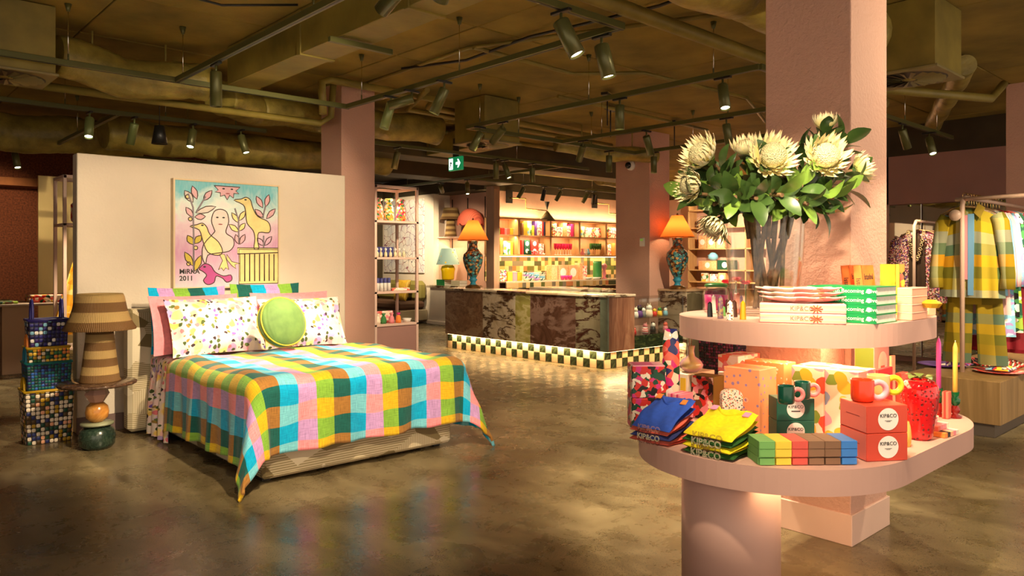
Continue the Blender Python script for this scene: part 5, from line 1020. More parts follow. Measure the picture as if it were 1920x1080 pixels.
carton('pattern_box', 'tall box with organic coloured shapes beside the green cartons', gbox(1543, 814, 1484, 1580, 691, LZ), LZ, SHP)
carton('pattern_box', 'tall box with organic coloured shapes behind the red cartons', gbox(1610, 824, 1546, 1642, 698, LZ), LZ, SHP)
RF = cells('red_floral_box', V('red', 'dkgreen', 'red', 'cream', 'magenta', 'black', 'red'), 50, .5, dist=.03)
u, v = gp(1217, 806, LZ); Zc = u*K+v*S; wb = 64*Zc/F
for k in range(2):
    t = thing('floral_gift_box', 'dark red floral gift box at the table end, %s' % ('lower one', 'upper one with striped lid')[k], 'box', (u, v, LZ+.1385*k), CAMR, 'red floral boxes'); obj('carton', B(-wb/2, wb/2, 0, .13, 0, .137, .003), RF, t)
    if k: obj('lid_card', B(-wb/2+.004, wb/2-.004, .004, .126, .137, .141), plain(rgb(245, 175, 190), .5), t); [obj('lid_stripe', B(-wb/2+.012, wb/2-.05, .02+.025*q, .03+.025*q, .141, .1418), P_('magenta'), t) for q in range(4)]
PINKF = cells('pink_leaf_box', V('pink', 'red', 'cream', 'brown', 'pink', 'black'), 44, .5, dist=.03)
carton('floral_book_box', 'pink and black floral box left of the polka box', gbox(1338, 790, 1296, 1358, 707, LZ), LZ, plain(rgb(120, 100, 40), .6), PINKF)
t = carton('low_white_box', 'white box with orange and yellow shapes under the glass bottle', gbox(1290, 782, 1260, 1340, 702, LZ), LZ, P_('cream'))[0]
w, d, h = gbox(1290, 782, 1260, 1340, 702, LZ)[2:]
for q, c in enumerate(('red', 'yellow')): obj('printed_shape', B(-.0012, 0, d*(.55-.42*q), d*(.88-.42*q), .02, h-.02), P_(c), t)
zb = LZ+h
gb = thing('glass_bottle', 'iridescent glass bottle with a wide belly on the white box', 'bottle', (*gp(1296, 697, zb), zb+.001))
IR = NT('iridescent_glass'); IR.col(IR.ramp(IR.n('LayerWeight').outputs[1], [(.1, rgb(250, 225, 150)), (.5, rgb(245, 190, 200)), (.8, rgb(215, 190, 235))])).set(rough=.06, trans=.35, ior=1.3, coat=.5)
obj('flask', MB().lathe([(0, 0), (.03, 0), (.052, .018), (.058, .035), (.045, .055), (.018, .075), (.014, .1), (.018, .125), (.016, .125), (.012, .1), (.015, .078), (.04, .055), (.052, .035), (.046, .02), (0, .006)], 28, cap=False), IR.m, gb)
for a in (-.006, .004): obj('incense_stick', MB().tube([(a, 0, .02), (a*1.8, .004, .16)], .0014, 5), plain(rgb(170, 90, 60), .7), gb)
fv = thing('floral_vase', 'slim upright oval vase with patchwork flowers at the back of the table', 'vase', (*at(1258, 3.5), LZ), CAMR); obj('vase_body', MB().lathe([(0, 0), (.02, 0), (.034, .06), (.042, .20), (.038, .36), (.028, .42), (.02, .42)], 24, cap=False, sy=.55), cells('patchwork_glaze', V('red', 'navy', 'magenta', 'cream', 'coral', 'white', 'dkgreen'), 30, .2), fv)
t = carton('striped_card_box', 'low pink striped box behind the blue garments', gbox(1275, 800, 1252, 1300, 740, LZ), LZ, stripes('pink_card', [rgb(240, 150, 170), rgb(215, 60, 120), rgb(245, 185, 195)], .03, 1))
carton('white_print_box', 'flat white printed box at the back below the upper tier', gbox(1384, 700, 1346, 1425, 668, .9), .9, CREAMF); carton('book_stand_box', 'slim cream carton carrying the flat printed box', gbox(1384, 763, 1346, 1425, 701, LZ), LZ, P_('cream'))
tz = thing('terrazzo_ornament', 'rounded speckled terrazzo slab standing before the polka box', 'ornament', (*gp(1371, 818, LZ), LZ), CAMR); Zc = gp(1371, 806, LZ); Zc = Zc[0]*K+Zc[1]*S
ow = 37*Zc/F/2; oh = 85*Zc/F; obj('slab', MB().prism([(ow*math.cos(a)*1.0 if abs(math.cos(a)) < 1 else ow, 0) for a in (0,)] and [(-ow, 0), (ow, 0), (ow, oh-.03)]+[(ow-.03+.03*math.cos(a), oh-.03+.03*math.sin(a)) for a in [k*math.pi/16 for k in range(1, 9)]]+[(-ow+.03+.03*math.cos(a), oh-.03+.03*math.sin(a)) for a in [math.pi/2+k*math.pi/16 for k in range(9)]], -.02, .02), cells('terrazzo', V('brown', 'mustard', 'black', 'coral', 'cream'), 130, .4, base=rgb(250, 235, 215), thr=.42), tz, (0, 0, 0), (R(90), 0, 0))
# boxes right of the pillar
t = carton('arch_label_box', 'green and pink box with an arched label right of the pillar', gbox(1639, 775, 1602, 1667, 652, LZ), LZ, plain(rgb(240, 165, 150), .5), plain(rgb(105, 130, 40), .5))[0]
w, d, h = gbox(1639, 775, 1602, 1667, 652, LZ)[2:]; obj('arched_label', MB().add([(w*.25, -.0012, h*.45), (w*.85, -.0012, h*.45)]+[(w*.55+w*.3*math.cos(a), -.0012, h*.75+w*.3*math.sin(a)) for a in [k*math.pi/10 for k in range(11)]], [list(range(13))]), P_('cream'), t); obj('label_print', MB().box(w*.42, w*.68, -.0018, -.0013, h*.66, h*.70).box(w*.38, w*.72, -.0018, -.0013, h*.52, h*.53), PKS, t)
carton('crimson_box', 'crimson box in front of the arched label box', gbox(1648, 795, 1640, 1674, 693, LZ), LZ, plain(rgb(205, 40, 50), .5)); carton('cream_box', 'slim cream box right of the arched label box', gbox(1672, 775, 1667, 1679, 667, LZ), LZ, P_('peach')); carton('coral_box', 'small coral box behind the strawberry vase', gbox(1690, 760, 1679, 1703, 700, LZ), LZ, P_('coral'))
tag(obj('honey_vase', MB().lathe([(0, 0), (.02, 0), (.024, .04), (.02, .08), (.014, .1)], 20, cap=False), plain(rgb(235, 180, 80), .2), None, (*gp(1697, 836, LZ), LZ)), 'small honey coloured vase between the red cartons and the strawberry', 'vase')
# strawberry vase
sv = thing('strawberry_vase', 'glossy red strawberry shaped vase with green leaf', 'vase', (*gp(1724, 822, LZ), LZ)); rs_ = 34*3.05/F
SPR = [(0, 0), (.042, 0), (.05, .01), (.055, .05), (.062, .1), (.07, .15), (.0745, .19), (.07, .22), (.055, .24), (.035, .245), (.03, .235), (0, .2)]
SPR = [(r*1.0, z) for r, z in SPR]
ms = NT('strawberry_glaze'); v_ = ms.co('Object', (1, 1, .8)); o_ = ms.vor(v_, 62, 'F1', .45); ms.col(ms.mix(ms.math('LESS_THAN', o_['Distance'], .22), rgb(200, 18, 24), rgb(125, 6, 12))).set(rough=.08, coat=.5); ms.bump(ms.ramp(o_['Distance'], [(0, (0, 0, 0)), (.35, (1, 1, 1))]), .9, .02)
obj('berry', MB().lathe(SPR, 48, cap=False), ms.m, sv)
seedm = MB().lathe([(0, -.002), (.004, 0), (0, .003)], 6).mesh('seed'); seedm.materials.append(plain(rgb(165, 10, 18), .15))
for k in range(9):
    z = .025+.022*k; r = .044+(.0745-.044)*min(1, z/.19)
    for i in range(12): a = (i+.5*(k % 2))*2*math.pi/12; obj('seed', seedm, None, sv, (r*1.02*math.cos(a), r*1.02*math.sin(a), z), (0, R(90), a))
for k in range(5): a = k*2*math.pi/5+.4; obj('leaf', MB().grid(lambda p, q, a=a: ((.02+.05*p)*math.cos(a)-(q-.5)*.04*math.sin(math.pi*p)*math.sin(a), (.02+.05*p)*math.sin(a)+(q-.5)*.04*math.sin(math.pi*p)*math.cos(a), .25+.015*math.sin(p*3)), 6, 4), plain(rgb(105, 125, 60), .3), sv)
# candles
def candle(label, px, by, top, cy, wax, g1, g2):
    u, v = gp(px, by, LZ); Z = u*K+v*S; z1 = hz(u, v, cy)-LZ; z2 = hz(u, v, top)-LZ; t = thing('candle_holder', label, 'candle', (u, v, LZ))
    obj('glass_foot', MB().lathe([(0, 0), (.026, 0), (.028, .006), (.012, .016), (.02, .03), (.022, .04), (.012, z1*.5)], 20, cap=False), g2, t)
    obj('glass_cup', MB().lathe([(.012, z1*.5), (.02, z1*.6), (.022, z1*.75), (.013, z1*.82), (.018, z1*1.05), (0, z1)], 20, cap=False), g1, t)
    c = obj('candle', MB().lathe([(0, z1*.9), (.0105, z1*.9), (.0105, z2-.03), (.004, z2-.006), (0, z2-.004)], 14, cap=False), wax, t); obj('wick', MB().tube([(0, 0, z2-.006), (.001, 0, z2+.004)], .0012, 5), MT['white'], c)
GRG = plain(rgb(20, 90, 50), .08, trans=.4); REG = plain(rgb(150, 30, 25), .08, trans=.4)
candle('tall pink candle in a green and red glass holder', 1760, 780, 632, 730, plain(rgb(215, 90, 190), .5), GRG, REG); candle('tall yellow candle in a green and red glass holder', 1791, 783, 640, 737, plain(rgb(248, 200, 90), .5), GRG, REG)
carton('coral_striped_box', 'coral striped box between the two candles', gbox(1778, 786, 1766, 1784, 735, LZ), LZ, stripes('coral_bands', V('coral', 'red'), .02, 1))
fb = [('orange', 'peach'), ('coral', 'pink'), ('orange', 'cream')]
for k in range(3):
    u, v = gp(1772, 822, LZ); t = thing('flat_gift_box', 'flat colour block box beside the strawberry vase, %s of the pile' % ('bottom', 'middle', 'top')[k], 'box', (u+.0+.012*k, v+.03*k, LZ+.021*k), -.1+.1*k, 'flat boxes by the strawberry')
    for q in range(5): obj('colour_panel', B(.026*q, .026*q+.0255, 0, .12, 0, .02, .001), P_((fb[k][0], 'black' if k == 0 else fb[k][1], fb[k][1], 'pink', 'cream')[q]), t)
# folded garments
def soft(w, d, h, seed, lo, hi):
    """a folded knit: a cushiony slab whose under side rises by lo and upper side by hi towards the back"""
    rnd = random.Random(seed); p1, p2, p3 = (rnd.uniform(0, 6) for _ in range(3)); m = MB()
    def f(top):
        def g(a, b):
            x, y = a*2-1, b*2-1; q = (max(0, 1-abs(x)**8)*max(0, 1-abs(y)**8))**.35; z = h*(.5+.5*q) if top else h*(.5-.48*q)
            wr = (.005*math.sin(a*8+p3+b*5)+.003*math.sin(b*19+p1-a*6))*q if top and seed % 10 == 9 else 0
            return (w*a+.005*math.sin(b*9+p1), d*b+.005*math.sin(a*7+p2), z+(hi if top else lo)*a+wr)
        return g
    m.grid(f(1), 24, 24, uvf=lambda a, b: (a*w, b*d)); m.grid(f(0), 24, 24, flip=True); return m
def stack(cpx, cy, lpx, w, ytop, yback, cols, names, base, tagc, inks, rz):
    u, v, _, d, h = gbox(cpx, cy, lpx, cpx+10, ytop, LZ); n = len(cols); hh = h/n; rise = max(0, hz(u+w, v, yback)-LZ-h)
    for k in range(n):
        t = thing('folded_sweater', '%s folded sweater, %s of the %s stack' % (names[k], ('bottom', 'second', 'third', 'top')[k], base), 'sweater', (u+random.uniform(-.003, .003), v+random.uniform(-.003, .003), LZ+hh*k), rz, 'folded sweaters on the display table')
        lo, hi = rise*k/n, rise*(k+1)/n+(.010 if k == n-1 else 0); mt = mottled('knit_%s%d' % (base[:4], k), cols[k], .1, 60, .95, .3, 400); obj('folded_body', soft(w, d, hh*.96, (9 if k == n-1 else k)+int(cpx)*10, lo, hi), mt, t); text('printed_letters', 'KIP&CO', hh*1.7, inks[k], t, (-.004, d*.5, hh*.55), FX, line=.0007)
        if k == n-1:
            for q in ((.88, .86), (.80, .16)): obj('shoulder_tab', B(-.016, .016, -.014, .014, 0, .004, .001), tagc, t, (w*q[0], d*q[1], hh*1.0+hi*q[0]+.003), (0, -math.atan2(hi, w), 0))
            obj('collar_band', MB().tube([(w*(.93-.22*math.sin(math.pi*s)), d*(.22+.58*s), hh+hi*(.93-.22*math.sin(math.pi*s))+.001) for s in [i/12 for i in range(13)]], .006, 8), mt, t)
BL = rgb(45, 85, 195); CO = rgb(232, 105, 85); YE = rgb(240, 220, 20); GN = rgb(35, 85, 25); MR = plain(rgb(120, 60, 60), .8); CR = plain(rgb(235, 225, 190), .8)
stack(1254, 840, 1184, .20, 806, 752, [CO, rgb(45, 55, 120), CO, BL], ['coral', 'navy', 'coral', 'blue'], 'blue and coral', P_('orange'), [MR, CR, MR, plain(rgb(200, 150, 140), .8)], .05)
stack(1373, 868, 1281, .20, 824, 778, [GN, YE, GN, YE], ['green', 'yellow', 'green', 'yellow'], 'yellow and green', plain(rgb(240, 150, 190), .7), [CR, MR, CR, MR], .02)
# matchboxes
u0, v0 = gp(1423, 873, LZ); MC = [(rgb(120, 180, 100), 'green'), (rgb(240, 210, 70), 'yellow'), (rgb(225, 90, 80), 'coral'), (rgb(140, 105, 80), 'brown'), (rgb(135, 100, 75), 'dark brown'), (rgb(60, 130, 215), 'blue')]
ex_, ey_ = math.cos(CAMR+.03), math.sin(CAMR+.03); Zm = u0*K+v0*S; mw = 31.3*Zm/F; mh = 21*Zm/F/1.0*.72
for i, (c, nm) in enumerate(MC):
    lines = NT('matchbox_'+nm.replace(' ', '_')); x_, y_, z_ = lines.sep(lines.co()); f_ = lines.math('FRACT', lines.math('MULTIPLY', y_, 90)); lines.col(lines.mix(lines.math('GREATER_THAN', f_, .7), c, tuple(q*.55 for q in c))).set(rough=.7)
    for k in range(3):
        t = thing('match_box', '%s matchbox, %s of its column' % (nm, ('bottom, slightly open', 'middle', 'top')[k]), 'matchbox', (u0+ex_*mw*i-.004*k*ey_*0, v0+ey_*mw*i, LZ+mh*k), CAMR+.03, 'rows of matchboxes')
        obj('sleeve', B(.0006, mw-.0006, .0 if k else .012, .125, 0, mh-.0006, .001), lines.m, t)
        obj('tray', B(.003, mw-.003, -.001, .02, .002, mh-.004), plain(c, .7), t)
        if k == 0: obj('match_heads', B(.006, mw-.006, .001, .011, mh*.45, mh*.6), MT['black'], t)
# ---------------------------------------------------------------- upper tier
GB = plain(rgb(12, 140, 75), .45); g = gbox(1643, 608, 1514, 1682, 538, UZ); bw, bd, bh = g[2], g[3], g[4]/4
for k in range(4):
    t = thing('green_book', 'thick green book about becoming alive, %s of the stack on the upper tier' % ('bottom', 'second', 'third', 'top')[k], 'book', (g[0], g[1], UZ+bh*k), 0, 'stack of green books')
    obj('cover', MB().box(0, bw, 0, bd, 0, .003).box(0, bw, 0, bd, bh-.0036, bh-.0006).box(0, .003, 0, bd, .003, bh-.0036), GB, t); obj('page_block', B(.003, bw-.004, .004, bd-.004, .003, bh-.0036), MT['paper'], t)
    text('spine_title', 'The Guide to Becoming Alive', .0235, MT['white_ink'], t, (-.0008, bd*.47, bh*.5), FX); disc(t, (-.0012, bd*.10, bh*.5), bh*.26, 'u', MT['white_ink']); disc(t, (-.0012, bd*.93, bh*.5), bh*.3, 'u', MT['white_ink'])
g = gbox(1710, 601, 1682, 1739, 540, UZ)
carton('pink_gift_box', 'pale pink lidded box, %s of the stack right of the green books', g, UZ, plain(rgb(240, 180, 150), .6), stack=4, which=('bottom', 'second', 'third', 'top'), grp='pale pink boxes', lid=plain(rgb(245, 190, 165), .6))
carton('peach_card_box', 'small peach card box at the right edge of the upper tier', gbox(1742, 592, 1736, 1755, 568, UZ), UZ, plain(rgb(245, 190, 150), .6))
tag(obj('fabric_flower', MB().lathe([(0, 0), (.03, .0), (.045, .02), (.02, .035), (0, .03)], 9, smooth=False), P_('mustard'), None, (*gp(1746, 577, UZ+.05), UZ+.05)), 'yellow fabric flower on the peach card box', 'ornament')
q0, q1 = gp(1424, 604.5, UZ), gp(1587, 609, UZ); u, v = (q0[0]+q1[0])/2, (q0[1]+q1[1])/2; wb = math.dist(q0, q1); FBR = math.atan2(q1[1]-q0[1], q1[0]-q0[0]); STR = stripes('pink_gold_bands', [rgb(245, 165, 165), rgb(240, 195, 150), rgb(245, 175, 175)], .0195, 2)
for k in range(2):
    t = thing('flat_print_box', 'long flat pink striped box, %s of two below the plates' % ('lower', 'upper')[k], 'box', (u, v, UZ+.041*k), FBR, 'pink striped flat boxes'); obj('carton', B(-wb/2, wb/2, 0, .12, 0, .0405, .003), STR, t)
    text('brand_lettering', 'KIP&CO', .026, plain(rgb(175, 120, 90), .5), t, (-.0, -.0008, .02), FV); cr_ = MB()
    for q in range(9): a = q*.7; cr_.tube([(.055, -.001, .02), (.055+.024*math.cos(a), -.0012, .02+.017*math.sin(a))], .0022, 5)
    obj('coral_motif', cr_, plain(rgb(222, 95, 60), .5), t)
PLT = cells('wavy_plate_glaze', [rgb(240, 215, 195), rgb(238, 175, 165), rgb(244, 228, 212), rgb(240, 190, 175), rgb(225, 120, 90)], 16, .2, dist=.03)
def plate(a, b):
    an = a*2*math.pi; r = (.03+b*.135)*(1+.05*b*math.sin(an*11)); return (r*math.cos(an), r*math.sin(an)*.55, .003+.02*b**3+.0015*b*math.sin(an*11))
for k in range(3):
    uu, vv = u-.075*math.sin(FBR), v+.075*math.cos(FBR); t = thing('wavy_plate', 'wavy edged pink plate, %s of three on the striped boxes' % ('bottom', 'middle', 'top')[k], 'plate', (uu-.008*k*S, vv+.008*k*K, UZ+.0825+.0185*k), FBR+.03*k, 'wavy plates'); m = MB().grid(plate, 88, 10); o = obj('dish', m, PLT, t); q = o.modifiers.new('thickness', 'SOLIDIFY'); q.thickness = .005; q.offset = -1; obj('foot', MB().lathe([(0, 0), (.05, 0), (.05, .004)], 20), PLT, t)
# crystal points
def crystal(label, px, by, ty, mat, r=.014):
    u, v = gp(px, by, UZ); h = hz(u, v, ty)-UZ; t = thing('crystal_point', label, 'crystal', (u, v, UZ), random.uniform(0, 1), 'crystal points'); obj('shaft', MB().lathe([(r, 0), (r*.72, h*.86)], 6, smooth=False, cap=True), mat, t); obj('tip', MB().lathe([(r*.72, h*.86), (0, h)], 6, smooth=False, cap=False), mat, t)
for a in (('black obsidian crystal point at the left', 1331, 594, 565, plain((.012, .011, .012), .12)), ('white crystal point behind the black one', 1338, 588, 552, plain((.8, .74, .68), .2)), ('yellow and purple crystal point', 1351, 597, 553, marble('fluorite', [(.55, .42, .08), (.12, .05, .14), (.5, .4, .1)], 30, 1, .1)), ('dark red crystal point', 1363, 586, 560, plain((.10, .02, .015), .12)), ('speckled white crystal point', 1369, 600, 563, cells('speckled_quartz', V('white', 'cream', 'brown', 'white', 'white'), 160, .2), .016), ('dark brown crystal point', 1377, 594, 562, plain((.06, .02, .012), .12)), ('lilac and black crystal point', 1390, 590, 553, marble('amethyst', [(.15, .07, .25), (.02, .015, .03)], 30, 1, .1), .011), ('amber crystal point at the right', 1393, 599, 563, plain(rgb(205, 145, 20), .12)), ('small green crystal point', 1357, 592, 574, plain(rgb(90, 150, 80), .15), .01)): crystal(*a)
jr = thing('candle_jar', 'glass jar with magenta candle and green lid', 'candle', (*at(1343, 3.76), UZ)); obj('jar', MB().lathe([(0, .002), (.058, .002), (.066, .012), (.066, .10), (.05, .125), (.046, .125), (.06, .10), (.06, .014), (0, .01)], 28, cap=False), MT['clear'], jr)
obj('wax', MB().lathe([(0, .012), (.056, .012), (.057, .085), (0, .085)], 24, cap=False), plain(rgb(235, 40, 150), .4), jr); obj('lid', MB().lathe([(.054, .126), (.06, .132), (.05, .142), (.02, .146), (0, .147)], 24, cap=False), plain(rgb(60, 120, 60), .3), jr)
tag(obj('pink_taper', B(0, .022, 0, .022, 0, .10, .004), plain(rgb(250, 110, 90), .4), None, (*at(1383, 3.62), UZ)), 'short coral block candle beside the glass jar', 'candle')
# standing books
def stand(label, pxc, Zc, w, d, h, cover, rz, title=None, lean=0, cat='book', front=None, tc=None):
    t = thing('standing_book', label, cat, (*at(pxc, Zc), UZ), rz); q = obj('cover', MB().box(-w/2, -w/2+.003, -d/2, d/2, 0, h).box(w/2-.003, w/2, -d/2, d/2, 0, h).box(-w/2, w/2, -d/2, -d/2+.003, 0, h), cover, t, None, (0, R(lean), 0)); obj('page_block', B(-w/2+.003, w/2-.003, -d/2+.003, d/2-.003, .003, h-.003), MT['paper'], q)
    if title: text('spine_title', title, w*.75, tc or MT['ink'], q, (0, -d/2-.001, h*.55), (R(90), R(90), 0)); text('cover_title', title, d*.24, tc or MT['ink'], q, (w/2+.0006, 0, h*.76), (R(90), 0, R(90)))
    return t
ORB = plain(rgb(240, 125, 55), .5)
stand('thick orange travel book leaning at the left beside the pillar', 1605, 3.70, .04, .17, .235, ORB, CAMR-.75, 'Istanbul', -6); stand('thick orange travel book showing its front cover beside the pillar', 1628, 3.60, .04, .17, .235, ORB, CAMR-.75, 'Istanbul', -6)
stand('slim lime book standing behind the green books', 1668, 3.66, .02, .15, .24, plain(rgb(215, 205, 60), .5), CAMR); stand('orange leaf patterned book standing behind the green books', 1681, 3.68, .06, .04, .24, cells('orange_leaf_cover', V('orange', 'yellow', 'green', 'orange', 'black', 'coral'), 36, .5, dist=.03), CAMR)
# ---------------------------------------------------------------- bouquet of king proteas
VU, VV = at(1433, 3.57)
vs = thing('glass_vase', 'large clear glass vase on the upper tier of the display table', 'vase', (VU, VV, UZ))
obj('vase_wall', MB().lathe([(0, .0), (.13, .0), (.148, .02), (.158, .10), (.173, .25), (.182, .40), (.187, .52), (.190, .525), (.185, .525), (.178, .40), (.168, .25), (.153, .10), (.14, .03), (0, .025)], 56, cap=False), MT['clear'], vs)
obj('water', MB().lathe([(0, .028), (.136, .03), (.148, .08), (.150, .12), (0, .12)], 40, cap=False), MT['clear'], vs)
CR_, CT_ = Vector((S, -K, 0)), Vector((-K, -S, 0))
def cdir(r, u, t): return (CR_*r+Vector((0, 0, u))+CT_*t).normalized()
lm = MB(); lm.grid(lambda a, b: ((b-.5)*.5*math.sin(math.pi*min(1, a*.93+.05))**.8, a, .10*math.sin(a*2.6)-.05*a+.10*abs(b-.5)*2*math.sin(math.pi*a)*.5), 6, 2, flip=False)
leaf_me = lm.mesh('leaf')
lmt = NT('waxy_leaf'); lmt.col(lmt.mix(lmt.noise(lmt.co(), 3, 3)[0], (.016, .045, .010), (.055, .100, .022))).set(rough=.30, coat=.25); LEAFM = lmt.m; leaf_me.materials.append(LEAFM)
lmt2 = NT('young_leaf'); lmt2.col(lmt2.mix(lmt2.noise(lmt2.co(), 3, 3)[0], (.07, .16, .022), (.20, .30, .05))).set(rough=.3, coat=.25); leaf_me2 = lm.mesh('leaf'); leaf_me2.materials.append(lmt2.m)
pmt = NT('protea_bract'); cz = pmt.sep(pmt.co('UV'))[1]; pmt.col(pmt.ramp(cz, [(0, rgb(190, 168, 80)), (.4, rgb(218, 204, 130)), (.8, rgb(226, 216, 175)), (1, rgb(215, 180, 140))])).set(rough=.6, sheen=.2)
cmt = NT('protea_cone'); cmt.col(cmt.ramp(cmt.sep(cmt.co('Object', (18, 18, 18)))[2], [(0, rgb(130, 136, 66)), (.9, rgb(190, 182, 140))])).set(rough=.8); cmt.bump(cmt.vor(cmt.co('Object', (1, 1, 1)), 190)['Distance'], .9, .01)
def bracts(R_, op):
    m = MB()
    for ring, (n, tilt, ln, wd, r0) in enumerate(((22, op+20, 1.02, .115, .34), (22, op+6, 1.0, .105, .36), (20, op-8, .92, .095, .38))):
        for i in range(n):
            a = 2*math.pi*(i+.5*(ring % 2))/n+random.uniform(-.06, .06); T = R(tilt+random.uniform(-6, 6)); l = ln*R_*random.uniform(.9, 1.08)
            ca, sa = math.cos(a), math.sin(a)
            def f(p, q):
                w = wd*R_*(q-.5)*2*(math.sin(math.pi*(p*.86+.12))**.9)*(1-p**6); th = T-.35*p*p; rr = r0*R_*.6+l*p*math.sin(th); zz = -.12*R_+l*p*math.cos(th)+abs(q-.5)*.06*R_
                return (rr*ca-w*sa, rr*sa+w*ca, zz)
            m.grid(f, 4, 2, uvf=lambda p, q: (q, p))
    return m
heads = {k: bracts(.115, k) for k in (30, 44, 56)}; head_me = {k: v.mesh('bracts') for k, v in heads.items()}
for me in head_me.values(): me.materials.append(pmt.m)
cone_me = MB().lathe([(.03, -.015), (.050, .012), (.055, .04), (.048, .062), (.028, .078), (0, .084)], 24, cap=False).mesh('cone'); cone_me.materials.append(cmt.m)
STM = mottled('woody_stem', (.14, .075, .03), .4, 40, .7, .4, 90)
def q_to(d, roll=0): return (Vector(d).to_track_quat('Z', 'Y') @ Euler((0, 0, roll)).to_quaternion()).to_euler()
def protea(label, px, py, Z, d, op=44, sc=1.0, head_=True, leaves=11, foot=None, spread=.2, shoot=False, name='protea_stem', cat='flower'):
    u, v = at(px, Z); z = hz(u, v, py); tip = Vector((u-VU, v-VV, z-UZ)); d = cdir(*d)
    t = thing(name, label, cat, (VU, VV, UZ), 0, 'protea bouquet'); ang = random.uniform(0, 6.28); rb = random.uniform(.03, .10)
    p0 = Vector((rb*math.cos(ang), rb*math.sin(ang), .035)) if foot is None else Vector(foot)
    rim = Vector((tip.x, tip.y, 0)); rim = rim*(min(1, .135/max(.01, rim.length))) ; rim.z = .50
    if shoot: p0 = rim*.75; p0.z = .36
    neck = tip-d*.09; p2 = rim.lerp(neck, .55)+Vector((0, 0, .015)); P = [p0, p0.lerp(rim, .55), rim, p2, neck, tip-d*.012]
    pts = []
    for i in range(len(P)-1):
        a0, a1, a2, a3 = P[max(0, i-1)], P[i], P[i+1], P[min(len(P)-1, i+2)]
        for j in range(5):
            s = j/5; pts.append(.5*((2*a1)+(a2-a0)*s+(2*a0-5*a1+4*a2-a3)*s*s+(3*a1-a0-3*a2+a3)*s**3))
    pts.append(P[-1]); obj('stem', MB().tube(pts, [.011]*10+[.009]*(len(pts)-10), 8), STM, t)
    if head_:
        h = obj('flower_head', head_me[op], None, t, tip, q_to(d, random.uniform(0, 6))); h.scale = (sc,)*3
        obj('cone', cone_me, None, h)
    n = len(pts)
    for k in range(leaves):
        s = (k+.5)/leaves; i = int(12+s*(n-13)); p = pts[min(i, n-1)]; ax = (pts[min(i+1, n-1)]-pts[i-1]).normalized(); a = k*2.4+random.uniform(-.4, .4)
        x = ax.orthogonal().normalized(); y = ax.cross(x); out = (x*math.cos(a)+y*math.sin(a)); dr = (out*.9+ax*(.55+.3*s)+Vector((0, 0, .1))).normalized(); L = random.uniform(.09, .135)*(1 if head_ else 1.05)
        up = (ax-dr*ax.dot(dr)).normalized(); xx = dr.cross(up); M = Matrix((xx, dr, up)).transposed()
        o = obj('leaf', leaf_me if random.random() < .72 else leaf_me2, None, t, p+out*.008, M.to_euler()); o.scale = (L, L, L)
    return t
for a in (('cream protea facing left at the far left of the bouquet', 1322, 296, 3.30, (-.75, .45, .45), 44, .95), ('cream protea drooping low at the left of the bouquet', 1300, 348, 3.22, (-.85, .0, .5), 44, .75), ('half hidden cream protea left of the central bloom', 1400, 288, 3.42, (-.25, .7, .35), 30, .8),
          ('large cream protea facing the viewer in the middle', 1445, 298, 3.22, (.0, .38, .92), 56, 1.0), ('large cream protea facing the viewer at the right', 1543, 298, 3.22, (-.05, .28, .95), 44, 1.0), ('upright pale protea bud at the top of the bouquet', 1548, 240, 3.50, (-.02, .95, .1), 30, .72), ('cream protea pointing away at the far right', 1606, 318, 3.46, (.85, .25, .1), 44, .75), ('white protea hanging down outside the vase at the left', 1345, 418, 3.25, (-.62, -.72, .3), 44, .75)): protea(*a)
for k, (px, py, Z, d) in enumerate(((1290, 362, 3.2, (-.9, .05, .3)), (1350, 320, 3.3, (-.4, .8, .3)), (1378, 370, 3.15, (-.3, -.1, .8)), (1335, 385, 3.2, (-.7, -.3, .5)), (1420, 372, 3.1, (0, -.15, .9)), (1470, 366, 3.12, (.2, -.1, .9)), (1505, 345, 3.2, (.1, .3, .8)), (1500, 268, 3.5, (-.3, .9, .1)), (1520, 385, 3.15, (.5, -.3, .7)), (1570, 372, 3.2, (.8, -.1, .5)), (1585, 262, 3.45, (.6, .7, .1)), (1602, 350, 3.3, (.9, .1, .2)), (1560, 402, 3.25, (.75, -.5, .3)), (1460, 322, 3.4, (0, .7, .3)), (1310, 320, 3.36, (-.8, .5, 0)), (1540, 255, 3.42, (.1, .9, .3)))):
    w = ('low at the far left', 'high at the left', 'low left of the middle', 'hanging left over the vase', 'over the vase front', 'right of the vase front', 'between the two large blooms', 'left of the top bud', 'low right over the rim', 'drooping at the right', 'right of the top bud', 'at the far right', 'lowest at the right', 'behind the central bloom', 'behind the far left bloom', 'below the top bud')[k]
    protea('leafy green protea sprig '+w, px, py, Z, d, 44, 1, False, 13, shoot=k % 4 != 0, name='leafy_sprig', cat='foliage')
for k, (px, py) in enumerate(((1362, 530), (1380, 525), (1398, 532))):
    t = thing('pink_flower', 'small bright pink flower behind the glass vase, %s of three' % ('left', 'middle', 'right')[k], 'flower', (*at(px, 3.86), hz(*at(px, 3.86), py))); o = obj('petals', head_me[56], None, t); o.scale = (.24,)*3; o.data = o.data.copy(); o.data.materials[0] = plain(rgb(240, 60, 90), .5)
    z_ = t.location.z-UZ; obj('stem', MB().tube([(0, 0, -z_), (0, 0, 0)], .003, 6), P_('green'), t)
